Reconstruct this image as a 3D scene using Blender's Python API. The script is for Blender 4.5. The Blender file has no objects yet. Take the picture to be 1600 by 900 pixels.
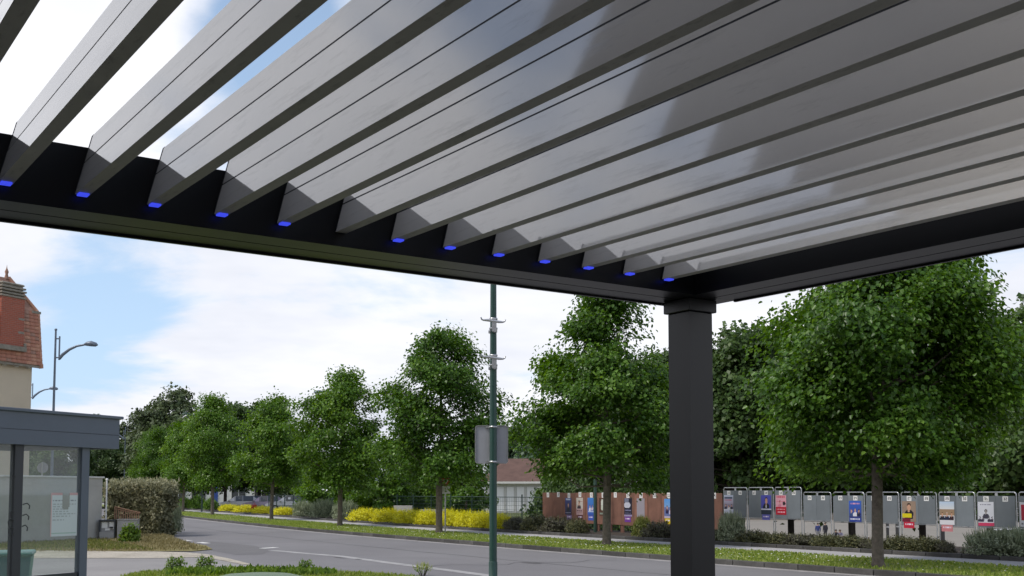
import bpy, math, random
import numpy as np
from mathutils import Vector, Matrix
random.seed(7)
R = math.radians
SC = bpy.context.scene
COL = SC.collection

# ------------------------------------------------------------------ camera
CF, CCY, CTH = 1761.6, 645.1, 0.0706756          # focal length and optical centre in photo pixels, pitch
cam = bpy.data.cameras.new('camera'); camo = bpy.data.objects.new('camera', cam); COL.objects.link(camo)
camo.location = (0, 0, 1.7); camo.rotation_euler = (math.pi/2 + CTH, 0, 0)
cam.lens = 36*CF/1600; cam.sensor_width = 36; cam.shift_y = (CCY-450)/1600
cam.clip_start = 0.05; cam.clip_end = 5000
SC.camera = camo

# ------------------------------------------------------------------ sky and sun
SUN_AZ, SUN_EL = R(-112), R(54)                    # azimuth measured from +Y towards +X
W = bpy.data.worlds.new('World'); SC.world = W; W.use_nodes = True
nt = W.node_tree; nt.nodes.clear()
def N(tree, kind, **kw):
    n = tree.nodes.new(kind)
    for k, v in kw.items():
        if k == 'inp':
            for kk, vv in v.items(): n.inputs[kk].default_value = vv
        else: setattr(n, k, v)
    return n
def L(tree, a, b): tree.links.new(a, b)
sky = N(nt, 'ShaderNodeTexSky', sky_type='NISHITA', sun_disc=False, sun_elevation=SUN_EL, sun_rotation=SUN_AZ,
        air_density=1.0, dust_density=1.6, ozone_density=1.0)
tc = N(nt, 'ShaderNodeTexCoord')
sep = N(nt, 'ShaderNodeSeparateXYZ'); L(nt, tc.outputs['Generated'], sep.inputs[0])
def M(tree, op, a, b=None, c=None, clamp=False):
    n = tree.nodes.new('ShaderNodeMath'); n.operation = op; n.use_clamp = clamp
    for i, x in enumerate((a, b, c)):
        if x is None: continue
        if isinstance(x, (int, float)): n.inputs[i].default_value = x
        else: tree.links.new(x, n.inputs[i])
    return n.outputs[0]
zz = M(nt, 'ADD', M(nt, 'MAXIMUM', sep.outputs[2], 0.0), 0.16)
cx_ = M(nt, 'DIVIDE', sep.outputs[0], zz); cy_ = M(nt, 'DIVIDE', sep.outputs[1], zz)
cmb = N(nt, 'ShaderNodeCombineXYZ'); L(nt, cx_, cmb.inputs[0]); L(nt, cy_, cmb.inputs[1])
n1 = N(nt, 'ShaderNodeTexNoise', noise_dimensions='3D', inp={'Scale': 1.15, 'Detail': 8, 'Roughness': 0.55, 'Distortion': 0.25})
mp = N(nt, 'ShaderNodeMapping'); mp.inputs['Location'].default_value = (3.1, 1.7, 0.4)
L(nt, cmb.outputs[0], mp.inputs[0]); L(nt, mp.outputs[0], n1.inputs['Vector'])
n2 = N(nt, 'ShaderNodeTexNoise', inp={'Scale': 0.8, 'Detail': 5, 'Roughness': 0.6})
mp2 = N(nt, 'ShaderNodeMapping'); mp2.inputs['Location'].default_value = (9.3, 4.2, 2.0)
L(nt, cmb.outputs[0], mp2.inputs[0]); L(nt, mp2.outputs[0], n2.inputs['Vector'])
# cover: dense near the horizon, broken overhead
cover = M(nt, 'ADD', n1.outputs['Fac'], M(nt, 'MULTIPLY_ADD', sep.outputs[2], -0.22, 0.215))
def blob(d, r, amt, cov):
    v = Vector(d).normalized()
    vd = N(nt, 'ShaderNodeVectorMath', operation='DISTANCE'); L(nt, tc.outputs['Generated'], vd.inputs[0]); vd.inputs[1].default_value = v
    mr = N(nt, 'ShaderNodeMapRange', interpolation_type='SMOOTHSTEP', inp={1: r, 2: 0.0, 3: 0.0, 4: amt}); L(nt, vd.outputs['Value'], mr.inputs[0])
    return M(nt, 'SUBTRACT', cov, mr.outputs[0])
def pray(u, v):
    up = (CCY-v)/CF; c, s = math.cos(CTH), math.sin(CTH)
    return Vector(((u-800)/CF, c-up*s, s+up*c))
cover = blob(pray(420, 60), 0.10, 0.28, cover)
cover = blob(pray(130, 490), 0.13, 0.36, cover)
cover = blob(pray(60, 150), 0.14, -0.2, cover)
mrc = N(nt, 'ShaderNodeMapRange', interpolation_type='SMOOTHSTEP', inp={1: 0.47, 2: 0.64, 3: 0.0, 4: 1.0}); L(nt, cover, mrc.inputs[0])
cr = N(nt, 'ShaderNodeValToRGB'); L(nt, n2.outputs['Fac'], cr.inputs[0])
cr.color_ramp.elements[0].position = 0.32; cr.color_ramp.elements[0].color = (0.66, 0.69, 0.77, 1)
cr.color_ramp.elements[1].position = 0.66; cr.color_ramp.elements[1].color = (0.93, 0.93, 0.97, 1)
cs = N(nt, 'ShaderNodeVectorMath', operation='SCALE'); L(nt, cr.outputs[0], cs.inputs[0]); cs.inputs['Scale'].default_value = 8.6
hz = N(nt, 'ShaderNodeMix', data_type='RGBA'); L(nt, M(nt, 'MULTIPLY_ADD', M(nt, 'MAXIMUM', sep.outputs[2], 0.0), -1.1, 0.75, True), hz.inputs[0])
L(nt, sky.outputs[0], hz.inputs[6]); hz.inputs[7].default_value = (4.6, 6.4, 8.8, 1)
mx = N(nt, 'ShaderNodeMix', data_type='RGBA'); L(nt, mrc.outputs[0], mx.inputs[0]); L(nt, hz.outputs[2], mx.inputs[6]); L(nt, cs.outputs[0], mx.inputs[7])
bg = N(nt, 'ShaderNodeBackground', inp={'Strength': 0.1}); L(nt, mx.outputs[2], bg.inputs[0])
wo = N(nt, 'ShaderNodeOutputWorld'); L(nt, bg.outputs[0], wo.inputs[0])
sl = bpy.data.lights.new('sun', 'SUN'); so_ = bpy.data.objects.new('sun', sl); COL.objects.link(so_)
sl.energy = 1.5; sl.angle = R(10); sl.color = (1, 0.95, 0.87)
sd = Vector((math.cos(SUN_EL)*math.sin(SUN_AZ), math.cos(SUN_EL)*math.cos(SUN_AZ), math.sin(SUN_EL)))
so_.rotation_euler = sd.to_track_quat('Z', 'Y').to_euler()
SC.view_settings.view_transform = 'Standard'; SC.view_settings.look = 'None'
SC.view_settings.exposure = 0.48; SC.view_settings.gamma = 1.0; SC.view_settings.use_curve_mapping = False

# ------------------------------------------------------------------ helpers
def spot(u, v, z=0.0):
    d = pray(u, v); return d*((z-1.7)/d.z) + Vector((0, 0, 1.7))
def at(u, v, Y):
    d = pray(u, v); return d*(Y/d.y) + Vector((0, 0, 1.7))
ROT = Vector((-0.4737, 0.8807, 0)); RON = Vector((0.8807, 0.4737, 0))   # along the road / across it
def so(s, o, z=0.0): p = ROT*s + RON*o; return Vector((p.x, p.y, z))
def to_so(p): return p.x*ROT.x+p.y*ROT.y, p.x*RON.x+p.y*RON.y
KS = [-40, 0, 10, 17, 26, 35, 46, 57, 69, 80, 120, 200]; KO = [21, 19.4, 18.4, 17.5, 16.75, 16.2, 15.75, 15.9, 16.4, 16.9, 18.6, 22]
def K(s): return float(np.interp(s, KS, KO))
def Ksm(s): return (K(s-4)+K(s-2)+K(s)+K(s+2)+K(s+4))/5

def tag(o, label=None, cat=None, group=None, kind=None):
    if label: o['label'] = label
    if cat: o['category'] = cat
    if group: o['group'] = group
    if kind: o['kind'] = kind
    return o
def empty(name, loc, rz=0.0, label=None, cat=None, group=None):
    o = bpy.data.objects.new(name, None); COL.objects.link(o); o.location = loc; o.rotation_euler = (0, 0, rz)
    o.empty_display_size = 0.2
    return tag(o, label, cat, group)
def copy_tree(o, parent=None):
    c = o.copy(); COL.objects.link(c); c.parent = parent
    for ch in o.children: copy_tree(ch, c)
    return c
class MB:
    def __init__(s): s.v = []; s.f = []; s.m = []; s.sm = []
    def add(s, vs, fs, mi=0, smooth=False):
        b = len(s.v); s.v += [tuple(x) for x in vs]; s.f += [tuple(b+i for i in f) for f in fs]; s.m += [mi]*len(fs); s.sm += [smooth]*len(fs)
    def box(s, x0, x1, y0, y1, z0, z1, mi=0, mat=None, bev=0.0):
        if bev > 0:
            b = bev; ring = lambda z, e: [(x0+b-e*b+0, y0+b-e*0-0, z)]
            P = []
            for z, i in ((z0, b), (z0+b, 0), (z1-b, 0), (z1, b)):
                P += [(x0+i, y0+i, z), (x1-i, y0+i, z), (x1-i, y1-i, z), (x0+i, y1-i, z)]
            F = [(3, 2, 1, 0), (12, 13, 14, 15)]
            for r in range(3):
                for k in range(4): F.append((r*4+k, r*4+(k+1) % 4, r*4+4+(k+1) % 4, r*4+4+k))
            vs = P; fs = F
        else:
            vs = [(x0, y0, z0), (x1, y0, z0), (x1, y1, z0), (x0, y1, z0), (x0, y0, z1), (x1, y0, z1), (x1, y1, z1), (x0, y1, z1)]
            fs = [(3, 2, 1, 0), (4, 5, 6, 7), (0, 1, 5, 4), (1, 2, 6, 5), (2, 3, 7, 6), (3, 0, 4, 7)]
        if mat is not None: vs = [tuple(mat @ Vector(v)) for v in vs]
        s.add(vs, fs, mi)
    def tube(s, pts, rad, n=8, mi=0, cap=True, smooth=True):
        pts = [Vector(p) for p in pts]
        if not hasattr(rad, '__len__'): rad = [rad]*len(pts)
        vs = []
        up = None
        for i, p in enumerate(pts):
            t = (pts[min(i+1, len(pts)-1)]-pts[max(i-1, 0)]).normalized()
            if up is None: up = Vector((1, 0, 0)) if abs(t.x) < 0.9 else Vector((0, 1, 0))
            x = up - t*up.dot(t)
            if x.length < 1e-4: x = Vector((0, 1, 0)).cross(t)
            x.normalize(); up = x; y = t.cross(x)
            for k in range(n):
                a = 2*math.pi*k/n; vs.append(p + (x*math.cos(a)+y*math.sin(a))*rad[i])
        fs = []
        for i in range(len(pts)-1):
            for k in range(n): fs.append((i*n+k, i*n+(k+1) % n, (i+1)*n+(k+1) % n, (i+1)*n+k))
        s.add(vs, fs, mi, smooth)
        if cap:
            s.add(vs[:n], [tuple(reversed(range(n)))], mi); s.add(vs[-n:], [tuple(range(n))], mi)
    def lathe(s, prof, n=16, mi=0, cen=(0, 0), smooth=True):
        vs = [(cen[0]+r*math.cos(2*math.pi*k/n), cen[1]+r*math.sin(2*math.pi*k/n), z) for r, z in prof for k in range(n)]
        fs = [(i*n+k, i*n+(k+1) % n, (i+1)*n+(k+1) % n, (i+1)*n+k) for i in range(len(prof)-1) for k in range(n)]
        s.add(vs, fs, mi, smooth)
    def prism(s, prof, a0, a1, axis='x', mi=0):
        """profile (p,q) extruded along an axis: x -> (a,p,q); y -> (p,a,q); z -> (p,q,a)"""
        f = {'x': lambda a, p, q: (a, p, q), 'y': lambda a, p, q: (p, a, q), 'z': lambda a, p, q: (p, q, a)}[axis]
        n = len(prof)
        vs = [f(a0, *p) for p in prof]+[f(a1, *p) for p in prof]
        fs = [tuple(range(n)), tuple(reversed(range(n, 2*n)))]+[(k, k+n, (k+1) % n+n, (k+1) % n) for k in range(n)]
        s.add(vs, fs, mi)
    def build(s, name, mats, parent=None, fix=True):
        me = bpy.data.meshes.new(name); me.from_pydata(s.v, [], s.f)
        if not isinstance(mats, (list, tuple)): mats = [mats]
        for m in mats: me.materials.append(m)
        me.polygons.foreach_set('material_index', s.m); me.polygons.foreach_set('use_smooth', s.sm)
        if fix:
            import bmesh
            bm = bmesh.new(); bm.from_mesh(me); bmesh.ops.recalc_face_normals(bm, faces=bm.faces); bm.to_mesh(me); bm.free()
        me.update()
        o = bpy.data.objects.new(name, me); COL.objects.link(o)
        if parent: o.parent = parent
        return o
def inst(name, src, parent, loc=(0, 0, 0), rot=(0, 0, 0), scale=(1, 1, 1)):
    o = bpy.data.objects.new(name, src.data if hasattr(src, 'data') else src); COL.objects.link(o); o.parent = parent
    o.location = loc; o.rotation_euler = rot; o.scale = scale
    return o

# ------------------------------------------------------------------ materials
def mat(name, base, rough=0.6, metal=0.0, spec=0.5, var=0.0, scale=6.0, bump=0.0, bscale=60.0, coat=0.0, var2=None, detail=6, coords='Object', alpha_noise=None):
    m = bpy.data.materials.new(name); m.use_nodes = True; t = m.node_tree; b = t.nodes['Principled BSDF']
    b.inputs['Base Color'].default_value = (*base, 1); b.inputs['Roughness'].default_value = rough; b.inputs['Metallic'].default_value = metal
    b.inputs['Specular IOR Level'].default_value = spec
    if coat: b.inputs['Coat Weight'].default_value = coat; b.inputs['Coat Roughness'].default_value = 0.12
    co = N(t, 'ShaderNodeTexCoord')
    if var > 0:
        no = N(t, 'ShaderNodeTexNoise', inp={'Scale': scale, 'Detail': detail, 'Roughness': 0.65}); L(t, co.outputs[coords], no.inputs['Vector'])
        ra = N(t, 'ShaderNodeValToRGB'); L(t, no.outputs['Fac'], ra.inputs[0])
        v2 = var2 or tuple(min(1, c*(1+var)) for c in base)
        ra.color_ramp.elements[0].position = 0.3; ra.color_ramp.elements[0].color = (*[c*(1-var) for c in base], 1)
        ra.color_ramp.elements[1].position = 0.72; ra.color_ramp.elements[1].color = (*v2, 1)
        L(t, ra.outputs[0], b.inputs['Base Color'])
    if bump > 0:
        nb = N(t, 'ShaderNodeTexNoise', inp={'Scale': bscale, 'Detail': 5}); L(t, co.outputs[coords], nb.inputs['Vector'])
        bu = N(t, 'ShaderNodeBump', inp={'Strength': bump, 'Distance': 0.02}); L(t, nb.outputs['Fac'], bu.inputs['Height']); L(t, bu.outputs[0], b.inputs['Normal'])
    return m
def ground_mat(name, cols, s1, s2, rough=0.9, bump=0.3, mixw=0.5):
    """large blotches and fine grain mixed: cols = dark, light, fine dark, fine light"""
    m = bpy.data.materials.new(name); m.use_nodes = True; t = m.node_tree; b = t.nodes['Principled BSDF']
    b.inputs['Roughness'].default_value = rough; b.inputs['Specular IOR Level'].default_value = 0.25
    co = N(t, 'ShaderNodeTexCoord')
    a = N(t, 'ShaderNodeTexNoise', inp={'Scale': s1, 'Detail': 7, 'Roughness': 0.6, 'Distortion': 0.4}); L(t, co.outputs['Object'], a.inputs['Vector'])
    f = N(t, 'ShaderNodeTexNoise', inp={'Scale': s2, 'Detail': 4, 'Roughness': 0.7}); L(t, co.outputs['Object'], f.inputs['Vector'])
    r1 = N(t, 'ShaderNodeValToRGB'); L(t, a.outputs['Fac'], r1.inputs[0])
    r1.color_ramp.elements[0].position = 0.32; r1.color_ramp.elements[1].position = 0.68
    r1.color_ramp.elements[0].color = (*cols[0], 1); r1.color_ramp.elements[1].color = (*cols[1], 1)
    r2 = N(t, 'ShaderNodeValToRGB'); L(t, f.outputs['Fac'], r2.inputs[0])
    r2.color_ramp.elements[0].position = 0.35; r2.color_ramp.elements[1].position = 0.65
    r2.color_ramp.elements[0].color = (*cols[2], 1); r2.color_ramp.elements[1].color = (*cols[3], 1)
    mi = N(t, 'ShaderNodeMix', data_type='RGBA'); mi.inputs[0].default_value = mixw
    L(t, r1.outputs[0], mi.inputs[6]); L(t, r2.outputs[0], mi.inputs[7]); L(t, mi.outputs[2], b.inputs['Base Color'])
    bu = N(t, 'ShaderNodeBump', inp={'Strength': bump, 'Distance': 0.02}); L(t, f.outputs['Fac'], bu.inputs['Height']); L(t, bu.outputs[0], b.inputs['Normal'])
    return m
def leaf_mat(name, dark, mid, light, transl=0.3, rough=0.45):
    m = bpy.data.materials.new(name); m.use_nodes = True; t = m.node_tree; b = t.nodes['Principled BSDF']
    at_ = N(t, 'ShaderNodeAttribute', attribute_name='tint')
    ra = N(t, 'ShaderNodeValToRGB'); L(t, at_.outputs['Fac'], ra.inputs[0])
    ra.color_ramp.elements[0].color = (*dark, 1); ra.color_ramp.elements[1].color = (*light, 1)
    e = ra.color_ramp.elements.new(0.5); e.color = (*mid, 1)
    L(t, ra.outputs[0], b.inputs['Base Color']); b.inputs['Roughness'].default_value = rough; b.inputs['Specular IOR Level'].default_value = 0.35
    tr = N(t, 'ShaderNodeBsdfTranslucent'); hs = N(t, 'ShaderNodeHueSaturation', inp={'Hue': 0.485, 'Saturation': 1.15, 'Value': 1.5}); L(t, ra.outputs[0], hs.inputs['Color']); L(t, hs.outputs[0], tr.inputs[0])
    mi = N(t, 'ShaderNodeMixShader'); mi.inputs[0].default_value = transl; L(t, b.outputs[0], mi.inputs[1]); L(t, tr.outputs[0], mi.inputs[2])
    L(t, mi.outputs[0], t.nodes['Material Output'].inputs[0])
    return m
def glass_mat(name, tint, dust=0.1, dustcol=(0.5, 0.52, 0.52), rough=0.02):
    m = bpy.data.materials.new(name); m.use_nodes = True; t = m.node_tree; t.nodes.remove(t.nodes['Principled BSDF'])
    tr = N(t, 'ShaderNodeBsdfTransparent', inp={0: (*tint, 1)}); gl = N(t, 'ShaderNodeBsdfGlossy', inp={'Roughness': rough}); df = N(t, 'ShaderNodeBsdfDiffuse', inp={0: (*dustcol, 1)})
    lw = N(t, 'ShaderNodeLayerWeight', inp={'Blend': .5}); fr = M(t, 'MULTIPLY_ADD', M(t, 'POWER', lw.outputs['Facing'], 4.0), .5, .035)
    m1 = N(t, 'ShaderNodeMixShader', inp={0: dust}); L(t, tr.outputs[0], m1.inputs[1]); L(t, df.outputs[0], m1.inputs[2])
    m2 = N(t, 'ShaderNodeMixShader'); L(t, fr, m2.inputs[0]); L(t, m1.outputs[0], m2.inputs[1]); L(t, gl.outputs[0], m2.inputs[2])
    L(t, m2.outputs[0], t.nodes['Material Output'].inputs[0])
    return m
def print_mat(name, rough=0.5):
    m = bpy.data.materials.new(name); m.use_nodes = True; t = m.node_tree; b = t.nodes['Principled BSDF']
    a = N(t, 'ShaderNodeAttribute', attribute_name='ink'); L(t, a.outputs['Color'], b.inputs['Base Color']); b.inputs['Roughness'].default_value = rough
    return m
m_asphalt = ground_mat('asphalt', ((.175, .17, .178), (.24, .235, .243), (.155, .152, .158), (.26, .255, .262)), 0.22, 28, mixw=0.4)
m_path = ground_mat('path_asphalt', ((.25, .24, .24), (.34, .33, .325), (.22, .215, .21), (.35, .34, .33)), 0.5, 30, mixw=0.4)
m_stone = ground_mat('stone_strip', ((.28, .24, .19), (.62, .57, .48), (.25, .23, .18), (.62, .58, .5)), 1.2, 14)
m_soil = ground_mat('soil', ((.035, .028, .022), (.07, .056, .042), (.03, .024, .02), (.08, .064, .05)), 1.0, 25)
m_turf = ground_mat('turf', ((.13, .18, .045), (.26, .28, .09), (.12, .17, .04), (.26, .29, .09)), 0.6, 20)
m_drygrass = ground_mat('dry_turf', ((.17, .15, .06), (.30, .25, .12), (.15, .15, .05), (.28, .24, .1)), 0.7, 18)
m_field = ground_mat('field', ((.06, .09, .025), (.11, .13, .045), (.06, .08, .02), (.12, .13, .05)), 0.08, 4)
m_court = ground_mat('sand_court', ((.21, .195, .17), (.27, .25, .22), (.2, .185, .16), (.28, .255, .22)), 0.15, 9, bump=0.1)
m_pave = ground_mat('pavement_grit', ((.36, .35, .345), (.46, .445, .435), (.33, .325, .32), (.48, .47, .46)), 0.4, 26)
m_kerb = mat('kerb_concrete', (.065, .063, .06), .9, var=.35, scale=3, bump=.3)
m_line = mat('road_paint', (.36, .355, .355), .85, var=.3, scale=3)
m_dash = mat('fresh_road_paint', (.78, .78, .75), .8, var=.15, scale=5)
m_gutter = mat('gutter_concrete', (.34, .33, .33), .9, var=.25, scale=2)
m_anth = mat('anthracite_paint', (.0055, .0057, .0075), .38, spec=.42, var=.12, scale=3)
m_beamun = m_anth
m_louver = mat('louver_paint', (.76, .735, .69), .05, metal=.10, spec=.95, var=.05, scale=2.0)
def dirt(m, scale, amount, stretch):
    """thin dust film and specks: darker, rougher spots"""
    t = m.node_tree; b = t.nodes['Principled BSDF']; co = N(t, 'ShaderNodeTexCoord'); mp_ = N(t, 'ShaderNodeMapping'); mp_.inputs['Scale'].default_value = stretch; L(t, co.outputs['Object'], mp_.inputs[0])
    no = N(t, 'ShaderNodeTexNoise', inp={'Scale': scale, 'Detail': 8, 'Roughness': .75}); L(t, mp_.outputs[0], no.inputs['Vector'])
    r = N(t, 'ShaderNodeMapRange', inp={1: .55, 2: .75, 3: 0, 4: amount}); L(t, no.outputs['Fac'], r.inputs[0])
    src = b.inputs['Base Color'].links[0].from_socket
    mi = N(t, 'ShaderNodeMix', data_type='RGBA'); L(t, r.outputs[0], mi.inputs[0]); L(t, src, mi.inputs[6]); mi.inputs[7].default_value = (.16, .14, .11, 1); L(t, mi.outputs[2], b.inputs['Base Color'])
    rr_ = M(t, 'MULTIPLY_ADD', r.outputs[0], .5, b.inputs['Roughness'].default_value); L(t, rr_, b.inputs['Roughness'])
dirt(m_louver, 9, .35, (1, .25, 2))
m_ledge = mat('louver_edge_paint', (.62, .60, .52), .6, var=.12, scale=5)
dirt(m_ledge, 30, .6, (1, .3, 1))
m_groove = mat('louver_seal', (.012, .012, .013), .6)
m_blue = bpy.data.materials.new('blue_led'); m_blue.use_nodes = True
_b = m_blue.node_tree.nodes['Principled BSDF']; _b.inputs['Base Color'].default_value = (.05, .06, .8, 1); _b.inputs['Emission Color'].default_value = (.06, .09, 1, 1); _b.inputs['Emission Strength'].default_value = .55
m_bark = mat('bark', (.15, .128, .105), .95, var=.4, scale=9, bump=.6, bscale=35)
m_barkd = mat('dark_bark', (.05, .043, .036), .95, var=.4, scale=9)
m_lime = leaf_mat('lime_leaf', (.024, .065, .010), (.070, .158, .020), (.18, .315, .055), rough=.36, transl=.34)
m_lime2 = leaf_mat('maple_leaf', (.034, .088, .012), (.095, .20, .022), (.21, .35, .055), rough=.36, transl=.34)
m_back = leaf_mat('background_leaf', (.026, .055, .014), (.055, .105, .024), (.115, .18, .05), transl=.2)
m_chest = leaf_mat('hazed_chestnut_leaf', (.045, .07, .028), (.085, .12, .048), (.14, .18, .08), transl=.15)  # greens lightened to carry the haze of distance in the colour
m_far = leaf_mat('hazy_far_leaf', (.07, .115, .07), (.10, .155, .09), (.14, .2, .12), transl=.2)  # distance haze put into the leaf colour, paler and bluer
m_yel = leaf_mat('yellow_leaf', (.42, .42, .012), (.70, .68, .02), (.85, .83, .06), transl=.25)
m_bush = leaf_mat('bush_leaf', (.045, .055, .025), (.095, .105, .042), (.18, .17, .07), transl=.15)
m_bushp = leaf_mat('purple_bush_leaf', (.05, .045, .035), (.095, .09, .06), (.14, .15, .08), transl=.15)
m_lav = leaf_mat('lavender_leaf', (.14, .175, .10), (.25, .295, .18), (.38, .42, .28), transl=.15)
m_fresh = leaf_mat('fresh_leaf', (.06, .12, .018), (.12, .21, .03), (.22, .33, .06), transl=.3)
m_spiky = leaf_mat('spiky_leaf', (.09, .12, .03), (.17, .21, .05), (.3, .3, .1))
m_hedge = leaf_mat('hedge_leaf', (.08, .085, .04), (.19, .19, .10), (.36, .34, .21), transl=.2)
m_hedgetop = leaf_mat('hedge_new_growth', (.24, .25, .14), (.35, .35, .22), (.46, .45, .3), transl=.25)
m_straw = leaf_mat('straw_blade', (.17, .155, .06), (.27, .235, .11), (.40, .35, .20), transl=.2)
m_blade = leaf_mat('grass_blade', (.14, .22, .035), (.24, .33, .06), (.42, .46, .14), transl=.3)
m_white = mat('white_paint', (.78, .78, .77), .5, var=.05, scale=2)
m_steel = mat('galvanised_steel', (.55, .56, .57), .35, metal=.8, var=.12, scale=8)
m_bpanel = mat('board_sheet', (.19, .215, .24), .5, metal=.1, var=.12, scale=1.5)
m_rust = mat('rust_brown_board', (.235, .115, .082), .8, var=.25, scale=2.5, bump=.15)
m_print = print_mat('printed_paper')
m_gpole = mat('green_pole_paint', (.018, .062, .05), .4, var=.12, scale=3)
m_gpole2 = mat('grey_green_pole_paint', (.035, .075, .055), .45, var=.12, scale=3)
m_lampp = mat('lamp_blue_grey_paint', (.16, .20, .26), .4, metal=.2, var=.08)
m_signback = mat('sign_back_aluminium', (.42, .43, .47), .4, metal=.35, var=.08, scale=4)
m_shel = mat('shelter_blue_grey_paint', (.115, .145, .19), .4, var=.08, scale=2)
m_sheld = mat('shelter_dark_paint', (.03, .036, .045), .4, var=.08)
m_sglass = glass_mat('shelter_glass', (.94, .97, .96), .12, (.5, .54, .53))
m_cglass = mat('car_glass', (.03, .035, .04), .05, spec=.8)
m_render = mat('grey_wall_render', (.50, .49, .455), .9, var=.14, scale=0.7, bump=.2)
m_coping = mat('white_coping', (.66, .66, .63), .8, var=.08)
m_house = mat('beige_house_render', (.64, .55, .42), .9, var=.06, scale=0.8, bump=.1)
m_tile = mat('red_roof_tile', (.44, .20, .135), .8, var=.3, scale=3.5, bump=.2, coords='Object')
m_tile2 = mat('orange_roof_tile', (.52, .27, .18), .8, var=.3, scale=3.5, bump=.2)
m_tile3 = mat('weathered_roof_tile', (.36, .21, .155), .85, var=.35, scale=4, bump=.2)
m_cement = mat('chimney_cement', (.28, .255, .21), .95, var=.3, scale=5, bump=.4)
m_broof = mat('brown_roof', (.13, .075, .06), .85, var=.25, scale=1.2, bump=.3)
m_doorw = mat('white_door', (.74, .75, .77), .5, var=.04)
m_teal = mat('teal_bin_plastic', (.10, .27, .26), .45, var=.08)
m_binlid = mat('green_lid_plastic', (.09, .16, .05), .4, var=.08)
m_cabinet = mat('grey_cabinet', (.33, .33, .33), .6, var=.1)
m_woodr = mat('brown_slats', (.25, .14, .09), .8, var=.2, scale=6)
m_paper = mat('white_paper', (.78, .78, .76), .7, var=.03)
m_iron = mat('wrought_iron', (.03, .03, .032), .5)
m_fence = mat('fence_green', (.02, .05, .04), .5)
m_tyre = mat('tyre_rubber', (.02, .02, .02), .8)
m_wood = mat('weathered_wood', (.34, .30, .25), .8, var=.2, scale=5)
m_blossom = mat('white_blossom', (.8, .8, .76), .7)
m_redfl = leaf_mat('red_blossom', (.45, .02, .015), (.6, .04, .025), (.7, .12, .05), transl=.2)
def per_object(m, lo, hi):
    """each stone or sheet a little lighter or darker than the next"""
    t = m.node_tree; b = t.nodes['Principled BSDF']; oi = N(t, 'ShaderNodeObjectInfo'); r = N(t, 'ShaderNodeMapRange', inp={3: lo, 4: hi}); L(t, oi.outputs['Random'], r.inputs[0])
    sc_ = N(t, 'ShaderNodeVectorMath', operation='SCALE'); L(t, b.inputs['Base Color'].links[0].from_socket, sc_.inputs[0]); L(t, r.outputs[0], sc_.inputs['Scale']); L(t, sc_.outputs[0], b.inputs['Base Color'])
per_object(m_kerb, .75, 1.5); per_object(m_bpanel, .85, 1.12); per_object(m_rust, .82, 1.15); per_object(m_louver, .96, 1.03)
# chimney brick
m_brick = bpy.data.materials.new('chimney_brick'); m_brick.use_nodes = True
_t = m_brick.node_tree; _b = _t.nodes['Principled BSDF']; _b.inputs['Roughness'].default_value = .9
_c = N(_t, 'ShaderNodeTexCoord'); _m = N(_t, 'ShaderNodeMapping'); _m.inputs['Rotation'].default_value = (math.pi/2, 0, 0); L(_t, _c.outputs['Object'], _m.inputs[0])
_k = N(_t, 'ShaderNodeTexBrick', inp={'Color1': (.42, .115, .07, 1), 'Color2': (.34, .10, .065, 1), 'Mortar': (.36, .2, .15, 1), 'Scale': 1.0, 'Mortar Size': .008, 'Brick Width': .22, 'Row Height': .075}); L(_t, _m.outputs[0], _k.inputs['Vector'])
L(_t, _k.outputs['Color'], _b.inputs['Base Color']); _u = N(_t, 'ShaderNodeBump', inp={'Strength': .5, 'Distance': .01}); _u.invert = True; L(_t, _k.outputs['Fac'], _u.inputs['Height']); L(_t, _u.outputs[0], _b.inputs['Normal'])

# ------------------------------------------------------------------ setting: ground, road, pavement
def ramp(x, a, b):
    t = min(1, max(0, (x-a)/(b-a))); return t*t*(3-2*t)
def lin(x, a, b): return min(1, max(0, (x-a)/(b-a)))
def hgt(x, y):
    o = x*RON.x + y*RON.y
    return -3.2*(lin(o, 27, 78))*ramp(x, 4, 15)
def sheet(name, grid, material, kind='structure'):
    """grid: list of rows of points"""
    mb = MB(); nr, ncol = len(grid), len(grid[0])
    mb.add([p for r in grid for p in r], [(i*ncol+j, i*ncol+j+1, (i+1)*ncol+j+1, (i+1)*ncol+j) for i in range(nr-1) for j in range(ncol-1)])
    o = mb.build(name, material, fix=False); me = o.data
    if len(me.polygons) and me.polygons[0].normal.z < 0: me.flip_normals()
    return tag(o, kind=kind)
xs = [-2500, -900, -300, -150]+list(range(-80, 145, 5))+[180, 300, 900, 2500]; ys = [-900, -200, -60]+list(range(-20, 225, 5))+[260, 400, 900, 2500]
sheet('ground', [[(x, y, hgt(x, y)-.03) for x in xs] for y in ys], m_field)
SS = [-40, -20, -10]+[x*2 for x in range(0, 61)]+[130, 150, 200]
sheet('road', [[so(s, o if o is not None else Ksm(s), 0) for o in (-45, -10, 4, 8.6, None)] for s in SS], m_asphalt)
def strip(name, f0, f1, z, m, ss=SS, skirt=0.0, n=3):
    g = []
    for s in ss:
        a, b = f0(s), f1(s); row = [so(s, a+(b-a)*k/(n-1), z) for k in range(n)]
        if skirt: row = row+[so(s, b, z-skirt)]
        g.append(row)
    return sheet(name, g, m)
strip('verge', lambda s: Ksm(s)+.14, lambda s: Ksm(s)+3.5, .115, m_turf)
strip('pavement', lambda s: Ksm(s)+3.5, lambda s: Ksm(s)+5.2, .119, m_pave)
strip('planting_bed', lambda s: Ksm(s)+5.32, lambda s: Ksm(s)+8.9, .2, m_soil, skirt=.3)
strip('gutter', lambda s: Ksm(s)-.34, lambda s: Ksm(s), .004, m_gutter)
ROADK = empty('kerb', (0, 0, 0)); tag(ROADK, kind='structure')
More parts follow.
